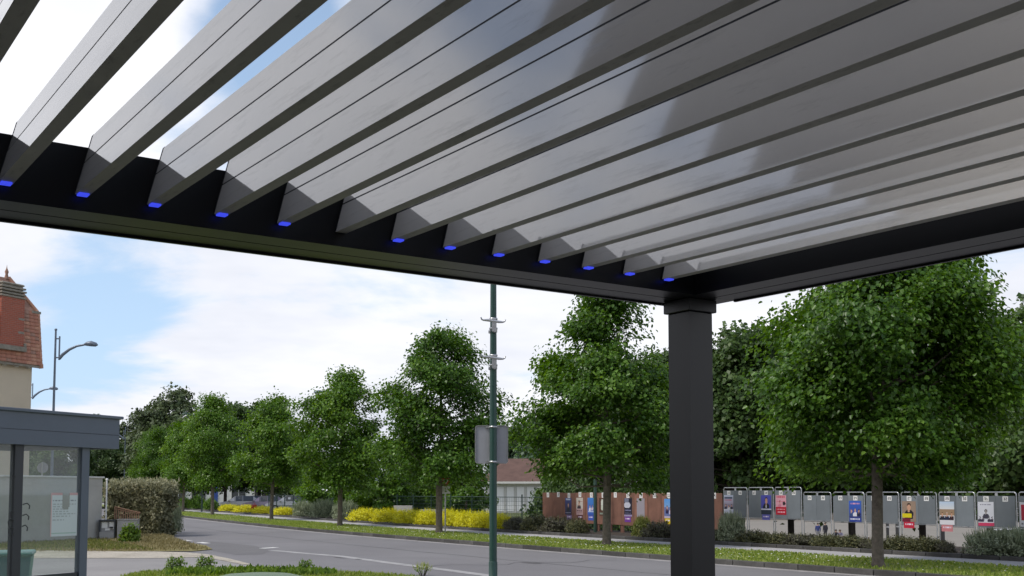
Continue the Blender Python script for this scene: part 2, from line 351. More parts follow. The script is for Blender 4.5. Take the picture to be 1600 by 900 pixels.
BEDK = empty('bed_edging', (0, 0, 0)); tag(BEDK, kind='structure')
kb = MB(); kb.box(-.49, .49, 0, .15, -.1, .125, bev=.012); ks = kb.build('kerb_stone', m_kerb, ROADK)
first = True
for i in range(100):
    s = 8+i*1.0
    a = so(s, Ksm(s)); b = so(s+1, Ksm(s+1)); d = b-a; rz = math.atan2(d.y, d.x)
    rz2 = rz+math.pi
    c = (a+b)/2
    for par, off, z in ((ROADK, 0.0, 0.0), (BEDK, 5.19, .1)):
        p = c+RON*off
        if first and par is ROADK: o = ks
        else: o = ks.copy(); COL.objects.link(o); o.name = 'kerb_stone' if par is ROADK else 'edging_stone'
        o.parent = par; o.location = (p.x, p.y, z+random.uniform(-.006, .006)); o.rotation_euler = (0, 0, rz2)
    first = False
# sandy court falling away behind the notice boards
cxs = [4+i*4 for i in range(34)]+[160, 200, 260]
g = []
for k in range(0, 40):
    row = []
    for x in cxs:
        o = 26.2 + (k*1.5 if k < 20 else 30+(k-20)*6)
        y = (o - x*RON.x)/RON.y
        row.append((x, y, hgt(x, y)+.01))
    g.append(row)
sheet('sand_court', g, m_court)
# near side: path, stones, grass
def poly(name, uv, m, z):
    mb = MB(); pts = [spot(u, v, z) if not isinstance(u, Vector) else u for u, v in uv]
    mb.add(pts, [tuple(range(len(pts)))]); o = mb.build(name, m, fix=False)
    if o.data.polygons[0].normal.z < 0: o.data.flip_normals()
    return tag(o, kind='structure')
poly('footpath', [(-300, 874), (60, 871), (250, 871), (318, 869), (350, 874), (400, 884), (470, 890), (640, 899), (760, 930), (800, 1500), (-1400, 1500), (-900, 900)], m_path, .004)
poly('stone_edging', [(-300, 868), (-100, 860), (60, 858), (200, 860), (290, 863), (325, 866), (360, 873), (395, 882), (380, 882), (340, 874), (318, 870), (250, 872), (60, 872), (-300, 876)], m_stone, .012)
poly('dry_verge', [(-300, 870), (-100, 861), (60, 859), (200, 861), (300, 861), (332, 858), (322, 852), (285, 846), (262, 838), (255, 832), (150, 838), (-300, 850)], m_drygrass, .02)
poly('near_verge', [(195, 903), (225, 895), (280, 893), (350, 891), (450, 893), (520, 896), (600, 899), (680, 906), (690, 1000), (680, 1250), (100, 1250), (60, 1000)], m_turf, .03)
# road paint
def stroke(name, pts, w, m, z=.004):
    g = []
    for i, p in enumerate(pts):
        d = (pts[min(i+1, len(pts)-1)]-pts[max(0, i-1)]).normalized(); n = Vector((-d.y, d.x, 0))
        g.append([p-n*w/2+Vector((0, 0, z)), p+n*w/2+Vector((0, 0, z))])
    return sheet(name, g, m)
stroke('edge_line', [spot(u, v) for u, v in [(425, 860), (480, 865), (530, 869), (620, 881), (700, 891), (760, 899), (900, 922), (1200, 1000)]], .3, m_line)
for q in [((249, 837), (263, 839.5)), ((286, 844), (296, 845)), ((311, 847.5), (324, 849)), ((409, 857), (432, 855.5))]:
    stroke('road_dash', [spot(*q[0]), spot(*q[1])], .26, m_dash, .005)
m_seam = mat('tar_seam', (.10, .098, .102), .8, var=.3, scale=2)
def road_pt(s, o): return so(s, Ksm(s)-o)
stroke('tar_seam', [road_pt(s_, 3.3+.05*math.sin(s_*1.3)) for s_ in range(10, 100, 2)], .05, m_seam, .0035)
stroke('tar_seam', [road_pt(24+.4*math.sin(k*1.7), 1.0+k*.55) for k in range(0, 11)], .045, m_seam, .0035)
stroke('tar_seam', [road_pt(47+.6*math.sin(k*1.1), .6+k*.6) for k in range(0, 10)], .05, m_seam, .0035)
for (u, v, a_, b_) in [(531, 871.5, .5, .16), (655, 887.5, .45, .15), (560, 874, .3, .1), (300, 858, .9, .3), (830, 880, .7, .22)]:
    p_ = spot(u, v); stroke('tar_spot', [p_-ROT*a_*.5, p_-ROT*a_*.2+RON*b_*.2, p_+ROT*a_*.2-RON*b_*.1, p_+ROT*a_*.5], b_, m_seam, .006)
tarm = ground_mat('tar_patch', ((.15, .146, .152), (.19, .186, .19), (.13, .128, .13), (.20, .196, .20)), 0.8, 22)
poly('tar_patch', [(300, 850), (330, 846), (400, 853), (425, 860), (410, 866), (370, 867), (330, 860)], tarm, .003)
sheet('terrace', [[(x, y, .005) for x in (-6.5, -2, 2, 4.5)] for y in (-12, -2, 2, 6.5)], ground_mat('terrace_paving', ((.12, .115, .095), (.17, .16, .135), (.11, .105, .09), (.18, .17, .145)), .6, 20))

# ------------------------------------------------------------------ pergola
YAW = 0.607618
C0 = Vector((.894, 5.47, 0))
perg = empty('pergola', C0, YAW, 'dark anthracite pergola with open pale louvered roof over the camera', 'pergola')
LX, LY, ZB = 4.75, 5.4, 2.6
def beamprof(w):
    return [(0, ZB-.008), (0, ZB+.21), (-w, ZB+.21), (-w, ZB), (-w*.55, ZB), (-w*.55, ZB+.007), (-w*.52, ZB+.007), (-w*.52, ZB), (-.014, ZB), (-.014, ZB-.008)]
mb = MB(); mb.prism(beamprof(.272), -LX, 0, 'x'); fb = mb.build('beam', m_anth, perg)
mb = MB(); mb.prism([(-LY-p+.272 if False else -p-LY, q) for p, q in beamprof(.272)], -LX, 0, 'x'); mb.build('beam', m_anth, perg)
mb = MB(); mb.prism(beamprof(.264), -LY+.274 if False else -LY, -.274, 'y'); mb.build('beam', m_anth, perg)
mb = MB(); mb.prism([(-p-LX, q) for p, q in beamprof(.264)], -LY, -.274, 'y'); mb.build('beam', m_anth, perg)
for x, y in ((-.163, -.137), (-LX+.135, -.135), (-.135, -LY+.135), (-LX+.135, -LY+.135)):
    mb = MB(); mb.box(x-.072, x+.072, y-.072, y+.072, 0, ZB-.06, bev=.004); po = mb.build('post', m_anth, perg)
    mb = MB(); mb.box(x-.087, x+.087, y-.087, y+.087, ZB-.06, ZB-.001, bev=.003); mb.build('post_head', m_anth, po)
    mb = MB(); mb.box(x-.11, x+.11, y-.11, y+.11, 0.005, .02); mb.build('base_plate', m_anth, po)
# louvers: local profile in (x,z), extruded along y
def louver_prof():
    f = lambda t: (.05*t, .2*t)
    P = [(0, 0), f(.52)]
    a = f(.52); b = f(.552)
    P += [(a[0]+.006, a[1]), (b[0]+.006, b[1]), b, f(1), (.064, .2), (.056, .06), (.042, .004), (.042, 0)]
    return P
Y0, Y1 = -.28, -LY+.28
mb = MB(); mb.prism(louver_prof(), Y1, Y0, 'y'); mb.m[-1] = 1; mb.m[-2] = 1; lv = mb.build('louver', [m_louver, m_ledge], perg)
mb = MB(); mb.prism([(.0265, .1035), (.0305, .1035), (.0325, .1112), (.0285, .1112)], Y1+.001, Y0-.001, 'y'); seal = mb.build('seal', m_groove, lv)
mb = MB(); mb.prism([(-.001, .0), (.049, .2), (.053, .205), (.068, .205), (.06, .06), (.044, -.002)], Y0+.0005, Y0+.007, 'y'); capo = mb.build('end_cap', m_groove, lv)
mb = MB(); mb.box(.004, .036, Y0-.036, Y0-.006, -.007, -.0005, bev=.001); led = mb.build('end_light', m_blue, lv)
for i in range(25):
    x = -.467-.2286*i
    if x < -LX+.3: break
    if i == 0: o = lv
    else:
        o = copy_tree(lv, perg)
        if i == 7:
            for ch in list(o.children):
                if ch.name.startswith('end_light'): bpy.data.objects.remove(ch)
    o.location = (x, 0, ZB+.05)
    o.rotation_euler = (0, R(random.uniform(-.25, .25)), 0)

# building the pergola stands against: its wall is what the right louvers mirror
cbld = empty('corner_building', (-3.85, 4.85, 0), 0, 'brown rendered building beside the pergola, left of the camera', 'building')
m_corner = mat('brown_render', (.10, .078, .058), .9, var=.12, scale=.8, bump=.15)
mb = MB(); mb.box(-9, 0, -22, 0, -.1, 10.5); mb.build('wall', m_corner, cbld)
mb = MB(); mb.box(-9.2, .2, -22.2, .2, 10.501, 10.8); mb.build('roof', m_cement, cbld)
mb = MB(); mb.box(.003, 13, -20, -8.6, -.1, 9.8); mb.build('light_blocking_wing', m_corner, cbld)  # unseen block behind the camera, added to keep light off beams and louvers
mb = MB(); mb.box(.003, 13.2, -20.2, -8.4, 9.801, 10.1); mb.build('roof', m_cement, cbld)
for fl in range(3):
    for k in range(2):
        y = -3.2-k*4.0; z = 1.1+3.3*fl
        mb = MB(); mb.box(.002, .05, y-.65, y+.65, z, z+1.6); w_ = mb.build('window', m_coping, cbld)
        mb = MB(); mb.box(.051, .06, y-.58, y-.03, z+.07, z+1.53); mb.box(.051, .06, y+.03, y+.58, z+.07, z+1.53); mb.build('pane', m_cglass, w_)

# ------------------------------------------------------------------ foliage
def leafmesh(name, pos, nrm, axis, size, tint, material, heart=False, parent=None, width=.42):
    n = len(pos)
    nrm = nrm/np.maximum(np.linalg.norm(nrm, axis=1, keepdims=True), 1e-6)
    axis = axis - nrm*np.sum(axis*nrm, axis=1, keepdims=True); axis /= np.maximum(np.linalg.norm(axis, axis=1, keepdims=True), 1e-6)
    side = np.cross(nrm, axis)
    if heart: sh = np.array([(0, 0, 0), (.15, width*.9, .10), (.6, width*.8, .08), (1, 0, -.12), (.6, -width*.8, .08), (.15, -width*.9, .10)]); fc = [[0, 1, 2, 3], [0, 3, 4, 5]]
    else: sh = np.array([(0, 0, 0), (.45, width, .09), (1, 0, -.08), (.45, -width, .09)]); fc = [[0, 1, 2, 3]]
    k = len(sh)
    V = (pos[:, None, :] + size[:, None, None]*(sh[None, :, 0:1]*axis[:, None, :]+sh[None, :, 1:2]*side[:, None, :]+sh[None, :, 2:3]*nrm[:, None, :])).reshape(-1, 3)
    F = (np.arange(n)[:, None, None]*k+np.array(fc)[None]).reshape(-1)
    nf = n*len(fc)
    me = bpy.data.meshes.new(name); me.vertices.add(n*k); me.vertices.foreach_set('co', V.astype(np.float32).ravel())
    me.loops.add(nf*4); me.loops.foreach_set('vertex_index', F.astype(np.int32)); me.polygons.add(nf)
    me.polygons.foreach_set('loop_start', np.arange(nf, dtype=np.int32)*4)
    me.update(calc_edges=True)
    at_ = me.attributes.new('tint', 'FLOAT', 'FACE'); at_.data.foreach_set('value', np.repeat(np.clip(tint, 0, 1), len(fc)).astype(np.float32))
    me.materials.append(material)
    o = bpy.data.objects.new(name, me); COL.objects.link(o)
    if parent: o.parent = parent
    return o
def lump(rng, k=5):
    fr = rng.integers(1, 6, (k, 2)); ph = rng.uniform(0, 6.28, k); am = rng.uniform(.5, 1, k)/k
    return lambda az, t: sum(am[i]*np.sin(fr[i, 0]*az+fr[i, 1]*3.3*t+ph[i]) for i in range(k))
PROF = {'lime': [(0, .52), (.12, .85), (.3, 1), (.5, .92), (.7, .68), (.86, .38), (1, .1)],
        'cone': [(0, .45), (.12, .75), (.3, 1), (.45, .85), (.65, .6), (.85, .32), (1, .08)],
        'round': [(0, .55), (.2, .92), (.42, 1), (.65, .9), (.85, .6), (1, .15)],
        'broad': [(0, .62), (.08, .9), (.35, 1), (.56, .84), (.68, .6), (.84, .36), (1, .08)],
        'column': [(0, .6), (.15, .9), (.4, 1), (.7, .8), (.88, .5), (1, .15)]}
def make_tree(name, seed, H, zc, Rr, prof, nclump, per, leaf, material, trunk_r, skew=(0, 0), heart=False, bark=None, loose=0.0, sig=.3, label=None, group=None, flat=.55, twigs=60, cat='tree', fill=.35, lobes=17, lobe_share=.84):
    rng = np.random.default_rng(seed)
    root = empty(name, (0, 0, 0), 0, label, cat, group)
    pt, pr = zip(*PROF[prof]); lu = lump(rng); lu2 = lump(rng, 7)
    # clumps through the crown's volume
    tcand = rng.uniform(0, 1, nclump*6); w = np.interp(tcand, pt, pr); keep = rng.uniform(0, 1, len(tcand)) < w; t = tcand[keep][:nclump]
    n = len(t); az = rng.uniform(0, 2*np.pi, n)
    env = Rr*np.interp(t, pt, pr)*np.clip(1+.8*lu(az, t)+.6*lu2(az*1.0, t*2), .45, 1.18)
    rad = env*np.power(rng.uniform(0, 1, n), fill)
    cen = np.stack([rad*np.cos(az)+skew[0]*t*H*.3, rad*np.sin(az)+skew[1]*t*H*.3, zc+t*(H-zc)*(1+.07*lu2(az, t))-.12*rad], 1)
    # most clumps gather into lobes, the ends of the main limbs, with gaps between them
    nl = lobes; lt = (np.arange(nl)+rng.uniform(.1, .9, nl))/nl; la = np.arange(nl)*2.4+rng.uniform(-.5, .5, nl); lr_ = Rr*np.interp(lt, pt, pr)*rng.uniform(.55, .85, nl)
    lc = np.stack([lr_*np.cos(la)+skew[0]*lt*H*.3, lr_*np.sin(la)+skew[1]*lt*H*.3, zc+.25+lt*(H-zc-.35)-.1*lr_], 1); ls = Rr*rng.uniform(.24, .42, nl)*(.55+.45*np.interp(lt, pt, pr))
    pick = rng.choice(nl, n, p=ls**2/np.sum(ls**2)); dv = rng.normal(0, 1, (n, 3)); dv /= np.linalg.norm(dv, axis=1, keepdims=True)
    lob = lc[pick]+dv*(ls[pick]*np.power(rng.uniform(0, 1, n), .3))[:, None]*np.array([1, 1, .8]); use = rng.uniform(0, 1, n) < lobe_share
    cen[use] = lob[use]; az = np.arctan2(cen[:, 1], cen[:, 0]); rad = np.hypot(cen[:, 0], cen[:, 1]); env = np.maximum(env, rad)
    tw = rng.integers(0, n, twigs); out = np.stack([np.cos(az[tw]), np.sin(az[tw]), rng.uniform(-.1, 1.0, twigs)], 1)
    tend = cen[tw]+out*(np.minimum((env[tw]-rad[tw])*.5, .35)[:, None]+rng.uniform(.05, .28, (twigs, 1))*(1+loose))
    outward = cen.copy(); outward[:, 2] = 0; outward /= np.maximum(np.linalg.norm(outward, axis=1, keepdims=True), .05)
    m = np.maximum(6, (per*rng.uniform(.55, 1.5, n))).astype(int)
    idx = np.repeat(np.arange(n), m)
    csz = rng.uniform(.7, 1.35, n)*sig
    off = rng.normal(0, 1, (len(idx), 3)); off[:, 2] *= flat; off /= np.maximum(1, np.linalg.norm(off, axis=1, keepdims=True)/1.9)
    pos = cen[idx]+off*csz[idx][:, None]; pos[:, 2] -= .25*np.linalg.norm(off[:, :2], axis=1)*csz[idx]
    tint = rng.uniform(0, 1, n)[idx]*.45+rng.uniform(0, 1, len(idx))*.55
    ow = outward[idx]
    mt = rng.integers(10, 22, twigs); ti = np.repeat(np.arange(twigs), mt); f = rng.uniform(.25, 1.05, len(ti))
    p2 = cen[tw][ti]*(1-f[:, None])+tend[ti]*f[:, None]+rng.normal(0, .07, (len(ti), 3))
    pos = np.concatenate([pos, p2]); tint = np.concatenate([tint, rng.uniform(.2, 1, len(ti))]); o2 = out[ti].copy(); ow = np.concatenate([ow, o2])
    N_ = len(pos)
    nr = ow*.5+np.array([0, 0, .75])+rng.normal(0, .5, (N_, 3)); ax = ow*.7+np.array([0, 0, -.65])+rng.normal(0, .5, (N_, 3))
    leafmesh('crown', pos, nr, ax, leaf*rng.uniform(.6, 1.25, N_), tint, material, heart, root)
    mb = MB(); top = H*.82
    zs = [0, .12, .5, zc, zc+(top-zc)*.35, zc+(top-zc)*.7, top]; rr = [trunk_r*1.35, trunk_r*1.08, trunk_r, trunk_r*.93, trunk_r*.65, trunk_r*.4, trunk_r*.12]
    wob = rng.normal(0, .035, (len(zs), 2)); wob[:3] = 0
    sp = [Vector((wob[i, 0]+skew[0]*max(0, z-zc)*.3, wob[i, 1]+skew[1]*max(0, z-zc)*.3, z)) for i, z in enumerate(zs)]
    mb.tube(sp, rr, 10); mb.build('trunk', bark or m_bark, root, fix=False)
    mb = MB()
    for i in rng.permutation(n)[:max(24, n//6)]:
        c = cen[i]; z0 = max(zc*.9, min(c[2]-.35*np.hypot(c[0], c[1])-.2, top*.97)); b0 = Vector((np.interp(z0, zs, [p.x for p in sp]), np.interp(z0, zs, [p.y for p in sp]), z0))
        e = Vector(c); mid = b0.lerp(e, .5)+Vector((0, 0, -.12*(e-b0).length+rng.uniform(-.1, .1)))
        r0 = trunk_r*.28*min(1, (e-b0).length/2)+.01
        mb.tube([b0, mid, e], [r0, r0*.6, .006], 5, cap=False)
    mb.build('limbs', bark or m_bark, root, fix=False); mb = MB()
    for i in range(twigs): mb.tube([Vector(cen[tw[i]]), Vector(tend[i])], [.008, .003], 4, cap=False)
    tag(mb.build('twigs', bark or m_bark, root, fix=False), kind='stuff')
    return root
GT = 'young trees planted in a row along the grass verge'
def put(o, p, rz=0, sc=1.0, label=None):
    o.location = p; o.rotation_euler = (0, 0, rz); o.scale = (sc, sc, sc) if not hasattr(sc, '__len__') else sc
    if label: o['label'] = label
    return o
tA = make_tree('verge_tree', 11, 8.0, 2.25, 2.75, 'broad', 430, 215, .10, m_lime, .125, skew=(.32, 0), heart=True, label='large leafy tree on the verge right of the black pergola post', group=GT, twigs=130, sig=.34)
put(tA, spot(1372, 886, .115))
tB = make_tree('verge_tree', 23, 8.15, 2.0, 2.55, 'cone', 250, 185, .11, m_lime, .125, skew=(-.03, 0), heart=True, loose=.8, label='tall tree with thin straggly top, left of the black pergola post', group=GT, twigs=170, sig=.3)
put(tB, spot(948, 852, .115))
tC = make_tree('verge_tree', 37, 8.3, 2.15, 2.35, 'lime', 260, 165, .122, m_lime, .13, skew=(.04, 0), label='dense tree on the verge just left of the green pole with the sign', group=GT, twigs=120, sig=.32)
put(tC, spot(686, 833, .115))
tD = make_tree('verge_tree', 41, 7.15, 2.0, 2.15, 'round', 200, 165, .128, m_lime2, .12, label='round topped tree in the middle of the row, before the silvery shrubs', group=GT, twigs=90, sig=.32)
put(tD, spot(531, 822, .115))
tE = make_tree('verge_tree', 53, 7.4, 2.0, 1.9, 'lime', 220, 135, .135, m_lime2, .11, label='narrow light green tree in front of the parked cars', group=GT, twigs=90, sig=.32)
put(tE, spot(424, 812, .115))
tF = copy_tree(tD); put(tF, so(82, 19.6, .115), 2.1, (1.0, 1.0, 1.16), 'pale green tree rising behind the narrow one, before the blue lamp')
tG = copy_tree(tE); put(tG, so(95, 20.3, .115), 1.2, 1.02, 'verge tree far along the row, right above the clipped hedge end')
tH = copy_tree(tC); put(tH, so(108, 21.2, .115), 3.0, .95, 'verge tree far along the row, above the middle of the clipped hedge')
tI = copy_tree(tD); put(tI, so(121, 22.4, .115), 4.4, 1.05, 'farthest verge tree, just right of the bus shelter roof')
# background trees
GB = 'big dark trees standing behind the notice boards'
bA = make_tree('broadleaf_tree', 61, 10.2, 2.5, 4.0, 'round', 420, 80, .26, m_back, .17, bark=m_barkd, label='dark tree behind the grey boards, next to the pergola post', group=GB, twigs=120, sig=.5)
bB = make_tree('broadleaf_tree', 67, 11.2, 2.5, 4.3, 'column', 420, 85, .27, m_back, .18, bark=m_barkd, label='tall tree behind the boards hidden by the large verge tree', group=GB, twigs=120, sig=.5)
def gz(x, y): return hgt(x, y)
def putg(o, u, Y, rz=0, sc=1.0, label=None):
    p = at(u, 770, Y); return put(o, (p.x, p.y, hgt(p.x, p.y)), rz, sc, label)
putg(bA, 1158, 56); putg(bB, 1235, 62)
for u, Y, rz, sc, src, lab in [(1330, 58, 1.0, 1.05, bA, 'dark tree behind the boards, left of the large verge trunk'), (1440, 60, 2.2, 1.0, bB, 'dark tree behind the boards, right of the large verge trunk'),
                          (1545, 57, 3.3, .98, bA, 'dark tree behind the boards under the right sky gap'), (1640, 54, .4, 1.12, bB, 'dark tree cut by the right edge of the picture'),
                          (1060, 60, 5.0, .92, bA, 'dark tree behind the brown boards, hidden by the pergola post'), (980, 66, 4.0, .85, bB, 'dark tree behind the middle of the brown boards')]:
    o = copy_tree(src); putg(o, u, Y, rz, sc, lab)
cA = make_tree('chestnut_tree', 71, 12.6, 2.4, 5.2, 'round', 420, 60, .36, m_chest, .32, bark=m_barkd, label='big dome shaped dark tree behind the row on the left', group='tall trees behind the left end of the row', twigs=60, sig=.55, flat=.45)
putg(cA, 270, 122)
GL = 'tall trees behind the left end of the row'
for u, Y, sc, src, rz, lab in [(352, 112, 1.02, bA, .5, 'dark green tree rising behind the blue lamp arm'), (405, 118, 1.0, bB, 1.7, 'dark green tree rising behind the parked cars'), (448, 112, .8, bA, 3.0, 'lower dark tree left of the round topped verge tree'),
                          (215, 135, .85, cA, 1.0, 'dark tree above the clipped hedge'), (165, 128, .72, bA, 2.0, 'dark tree beside the corner of the bus shelter'), (95, 120, .8, bB, 2.0, 'tree seen through the bus shelter glass'), (50, 125, .75, bA, 5.0, 'tree seen behind the round sign')]:
    o = copy_tree(src); putg(o, u, Y, rz, sc, lab); o['group'] = GL
sA = make_tree('feathery_tree', 83, 4.6, .5, 1.9, 'cone', 150, 80, .16, m_lime2, .09, label='feathery light green small tree behind the fence', group='small trees behind the mesh fence', twigs=60, sig=.26)
putg(sA, 598, 66)
for u, Y, sc, rz, lab in [(640, 70, 1.05, 1, 'feathery small tree close behind the sign post tree'), (560, 72, .9, 2, 'feathery small tree left of the other two'), (728, 64, .85, 3, 'bushy small tree left of the white garage building'), (705, 66, .95, 4, 'bushy small tree behind the warning sign'), (500, 78, .95, 5, 'small tree behind the silvery shrubs'), (868, 58, .6, 3.5, 'small tree right of the white garage building')]:
    o = copy_tree(sA); putg(o, u, Y, rz, sc, lab)
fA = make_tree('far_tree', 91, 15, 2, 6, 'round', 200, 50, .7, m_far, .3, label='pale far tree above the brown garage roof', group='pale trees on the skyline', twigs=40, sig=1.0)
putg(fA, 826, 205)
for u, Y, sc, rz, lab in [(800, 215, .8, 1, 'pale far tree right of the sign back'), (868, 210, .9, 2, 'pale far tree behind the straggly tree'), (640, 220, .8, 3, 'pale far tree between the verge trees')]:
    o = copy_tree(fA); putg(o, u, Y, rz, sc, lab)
kA = make_tree('bare_topped_tree', 97, 15.6, 3, 1.9, 'column', 40, 30, .4, m_chest, .2, label='thin topped tree poking above the bus shelter roof', twigs=25, sig=.4)
putg(kA, 157, 190, 0, 1.0)

# shrubs
def make_shrub(name, seed, rx, ry, h, n, leaf, material, mode='dome', label=None, group=None, spikes=0, smat=None, cat='shrub'):
    rng = np.random.default_rng(seed); root = empty(name, (0, 0, 0), 0, label, cat, group); lu = lump(rng, 6)
    az = rng.uniform(0, 2*np.pi, n); el = np.arcsin(rng.uniform(-.05, 1, n)); r = np.power(rng.uniform(0, 1, n), .28)*(1+.5*lu(az*2, el))
    pos = np.stack([rx*r*np.cos(az)*np.cos(el), ry*r*np.sin(az)*np.cos(el), h*(.06+.94*np.abs(np.sin(el))**.8*r)], 1)
    ow = np.stack([np.cos(az)*np.cos(el), np.sin(az)*np.cos(el), np.sin(el)], 1)
    tint = .5+.9*lu(az*4, el*3)+rng.uniform(-.35, .35, n)
    nr = ow*.6+np.array([0, 0, .4])+rng.normal(0, .5, (n, 3)); ax = ow*.8+np.array([0, 0, .5])+rng.normal(0, .5, (n, 3))
    leafmesh('foliage', pos, nr, ax, leaf*rng.uniform(.6, 1.3, n), tint, material, False, root, .34)
    if spikes:
        k = spikes; az = rng.uniform(0, 6.28, k); rr = np.sqrt(rng.uniform(0, 1, k)); p = np.stack([rx*rr*np.cos(az)*.8, ry*rr*np.sin(az)*.8, h*(.25+.4*np.sqrt(1-rr**2))], 1)
        ax = np.stack([.35*rr*np.cos(az), .35*rr*np.sin(az), np.ones(k)], 1)+rng.normal(0, .12, (k, 3)); nr = rng.normal(0, 1, (k, 3)); nr[:, 2] *= .2
        leafmesh('stems', p, nr, ax, rng.uniform(.55, 1.0, k)*h*.75, rng.uniform(.3, 1, k), smat or material, False, root, .035)
    mb = MB()
    for i in range(9):
        a = rng.uniform(0, 6.28); mb.tube([(.05*math.cos(a), .05*math.sin(a), -.05), (rx*.6*math.cos(a), ry*.6*math.sin(a), h*.7)], [.014, .005], 5, cap=False)
    mb.build('twigs', m_barkd, root, fix=False)
    return root
yS = make_shrub('yellow_shrub', 5, .95, .8, .64, 5000, .07, m_yel, group='low golden shrubs along the pavement', label='x', spikes=160, smat=m_yel)
dS = make_shrub('bushy_shrub', 6, .95, .75, .74, 5200, .085, m_bush, group='low dark shrubs in the planting bed', label='x', spikes=60)
pS = make_shrub('bushy_shrub', 8, .95, .7, .68, 5000, .08, m_bushp, group='low dark shrubs in the planting bed', label='x', spikes=40, smat=m_bush)
lS = make_shrub('silvery_shrub', 9, .9, .8, .75, 4200, .075, m_lav, group='silvery shrubs in the planting bed', label='x', spikes=420, smat=m_lav)
gS = make_shrub('spiky_green_shrub', 10, .7, .6, .55, 2600, .09, m_spiky, group='spiky green shrubs', label='bright green spiky plant at the foot of the brown boards', spikes=380, smat=m_spiky)
oS = make_shrub('green_shrub', 12, .9, .8, 1.0, 3500, .11, m_lime2, group='green shrubs at the far end of the bed', label='x', spikes=40)
bS = make_shrub('dark_shrub', 18, 1.0, .9, 1.05, 4500, .12, m_back, group='x', label='x', spikes=0)
used = set()
def bedpoint(u, off):
    d = pray(u, 780); d = Vector((d.x/d.y, 1, 0)); lo, hi = 15.0, 140.0
    for _ in range(40):
        m_ = (lo+hi)/2; s, o = to_so(d*m_)
        if o-Ksm(s) > off: hi = m_
        else: lo = m_
    return d*hi+Vector((0, 0, .19))
def shrub(src, u, vb, width, rz, label, hs=1.0, dy=.55):
    p = bedpoint(u, 5.35+dy)
    x = src if src.name not in used else copy_tree(src); used.add(src.name)
    sc = width*p.y/CF/1.9
    x.location = p; x.rotation_euler = (0, 0, rz); x.scale = (sc, sc, hs); x['label'] = label; return x
rr = random.Random(3)
ylab = ['golden shrub left of the narrow verge trunk, leftmost of the golden ones', 'golden shrub in front of the grey hatchback', 'golden shrub in front of the mauve parked car', 'golden shrub right of the narrow verge trunk',
        'golden shrub beside the silvery shrubs, left end of the long golden bank', 'golden shrub second along the long golden bank', 'golden shrub third along the long golden bank', 'golden shrub just left of the dense tree trunk', 'golden shrub just right of the dense tree trunk', 'golden shrub midway between dense tree and green pole', 'golden shrub just left of the green pole', 'golden shrub right behind the green pole']
for (u, vb, w, hs), lab in zip([(358, 807, 32, .8), (385, 808.5, 34, .82), (412, 810, 34, .78), (444, 811.5, 34, .76), (572, 823, 50, .95), (608, 825, 48, 1.0), (642, 827, 48, .95), (668, 829, 40, 1.0), (704, 831, 48, 1.05), (732, 832, 48, 1.0), (758, 833.5, 46, 1.0), (782, 834.5, 36, .9)], ylab):
    shrub(yS, u, vb, w*1.16, rr.uniform(0, 6), lab, hs)
for (u, vb, w, hs), lab in zip([(474, 815, 40, 1.1), (505, 817, 44, 1.25), (540, 820, 44, 1.2), (1142, 858, 52, 1.05), (1548, 878, 95, .72), (1600, 885, 105, .78), (1650, 889, 100, .75)],
        ['silvery shrub below the silver estate car', 'silvery shrub left of the round topped tree trunk', 'tallest silvery shrub right of the round topped tree trunk', 'silvery plume shrub beside the pergola post below board 15', 'large silvery green shrub below the board with the crowd poster', 'large silvery green shrub below the last grey board', 'silvery green shrub cut by the right picture edge']):
    shrub(lS, u, vb, w, rr.uniform(0, 6), lab, hs)
for (u, vb, w, hs, src), lab in zip([(806, 837, 50, .85, pS), (838, 838, 56, .95, dS), (872, 840, 56, .95, pS), (902, 842, 46, .8, dS), (1030, 851, 56, .9, pS), (1122, 857, 40, .9, dS), (1178, 861, 62, .95, dS), (1216, 863, 56, .85, dS), (1252, 865, 60, .9, pS), (1290, 867, 62, .85, dS), (1328, 868, 64, .85, dS), (1366, 869, 60, .8, pS), (1404, 870, 64, .95, dS), (1446, 872, 66, .95, dS), (1474, 873, 42, .8, pS)],
        ['dark shrub right beside the green pole', 'dark shrub below brown board 1', 'dark shrub below the dark blue poster on board 3', 'dark shrub left of the slim green post', 'dark shrub against the left side of the pergola post', 'dark shrub against the right side of the pergola post', 'olive shrub below board 17', 'olive shrub below the pink and red poster', 'reddish shrub below the two standing people', 'olive shrub right of the two standing people', 'olive shrub below the blue poster with three figures', 'dark shrub hidden behind the large verge trunk', 'olive shrub just right of the large verge trunk', 'olive shrub below the poster with the yellow band', 'small dark shrub at the right end of the olive row']):
    shrub(src, u, vb, w, rr.uniform(0, 6), lab, hs*(.5 if u > 1100 else .84))
shrub(gS, 1003, 849, 44, 0, 'bright green spiky plant at the foot of the brown boards', 1.1)
shrub(gS, 752, 836, 16, 0, 'small green spiky plant among the golden shrubs', .7)
for (u, vb, w, hs), lab in zip([(288, 802.5, 26, 1.0), (308, 803, 30, 1.2), (330, 804.5, 28, 1.0)], ['green shrub at the far end of the bed by the hedge', 'green shrub at the foot of the far lamp pole', 'green shrub behind the verge tree before the golden bank']):
    shrub(oS, u, vb, w, rr.uniform(0, 6), lab, hs)
for i, u in enumerate((868, 905, 940, 975, 1010, 1045, 1085)):
    d = pray(u, 780); d = Vector((d.x/d.y, 1, 0)); d *= 28.2/(d.x*RON.x+RON.y); o = bS if i == 0 else copy_tree(bS); o.location = (d.x, d.y, -.05); o.scale = (1.35, 1.1, 1.9+.3*math.sin(i*2.3)); o.rotation_euler = (0, 0, i*1.3)
    o['group'] = 'dark shrubs standing behind the brown boards'; o['label'] = 'dark green shrub ' + ('behind the left end of the brown boards', 'behind the dark blue poster board', 'behind the slim green post', 'behind the straggly tree trunk', 'behind the board with the lilac sheet', 'left of the pergola post behind the boards', 'hidden by the pergola post')[i]
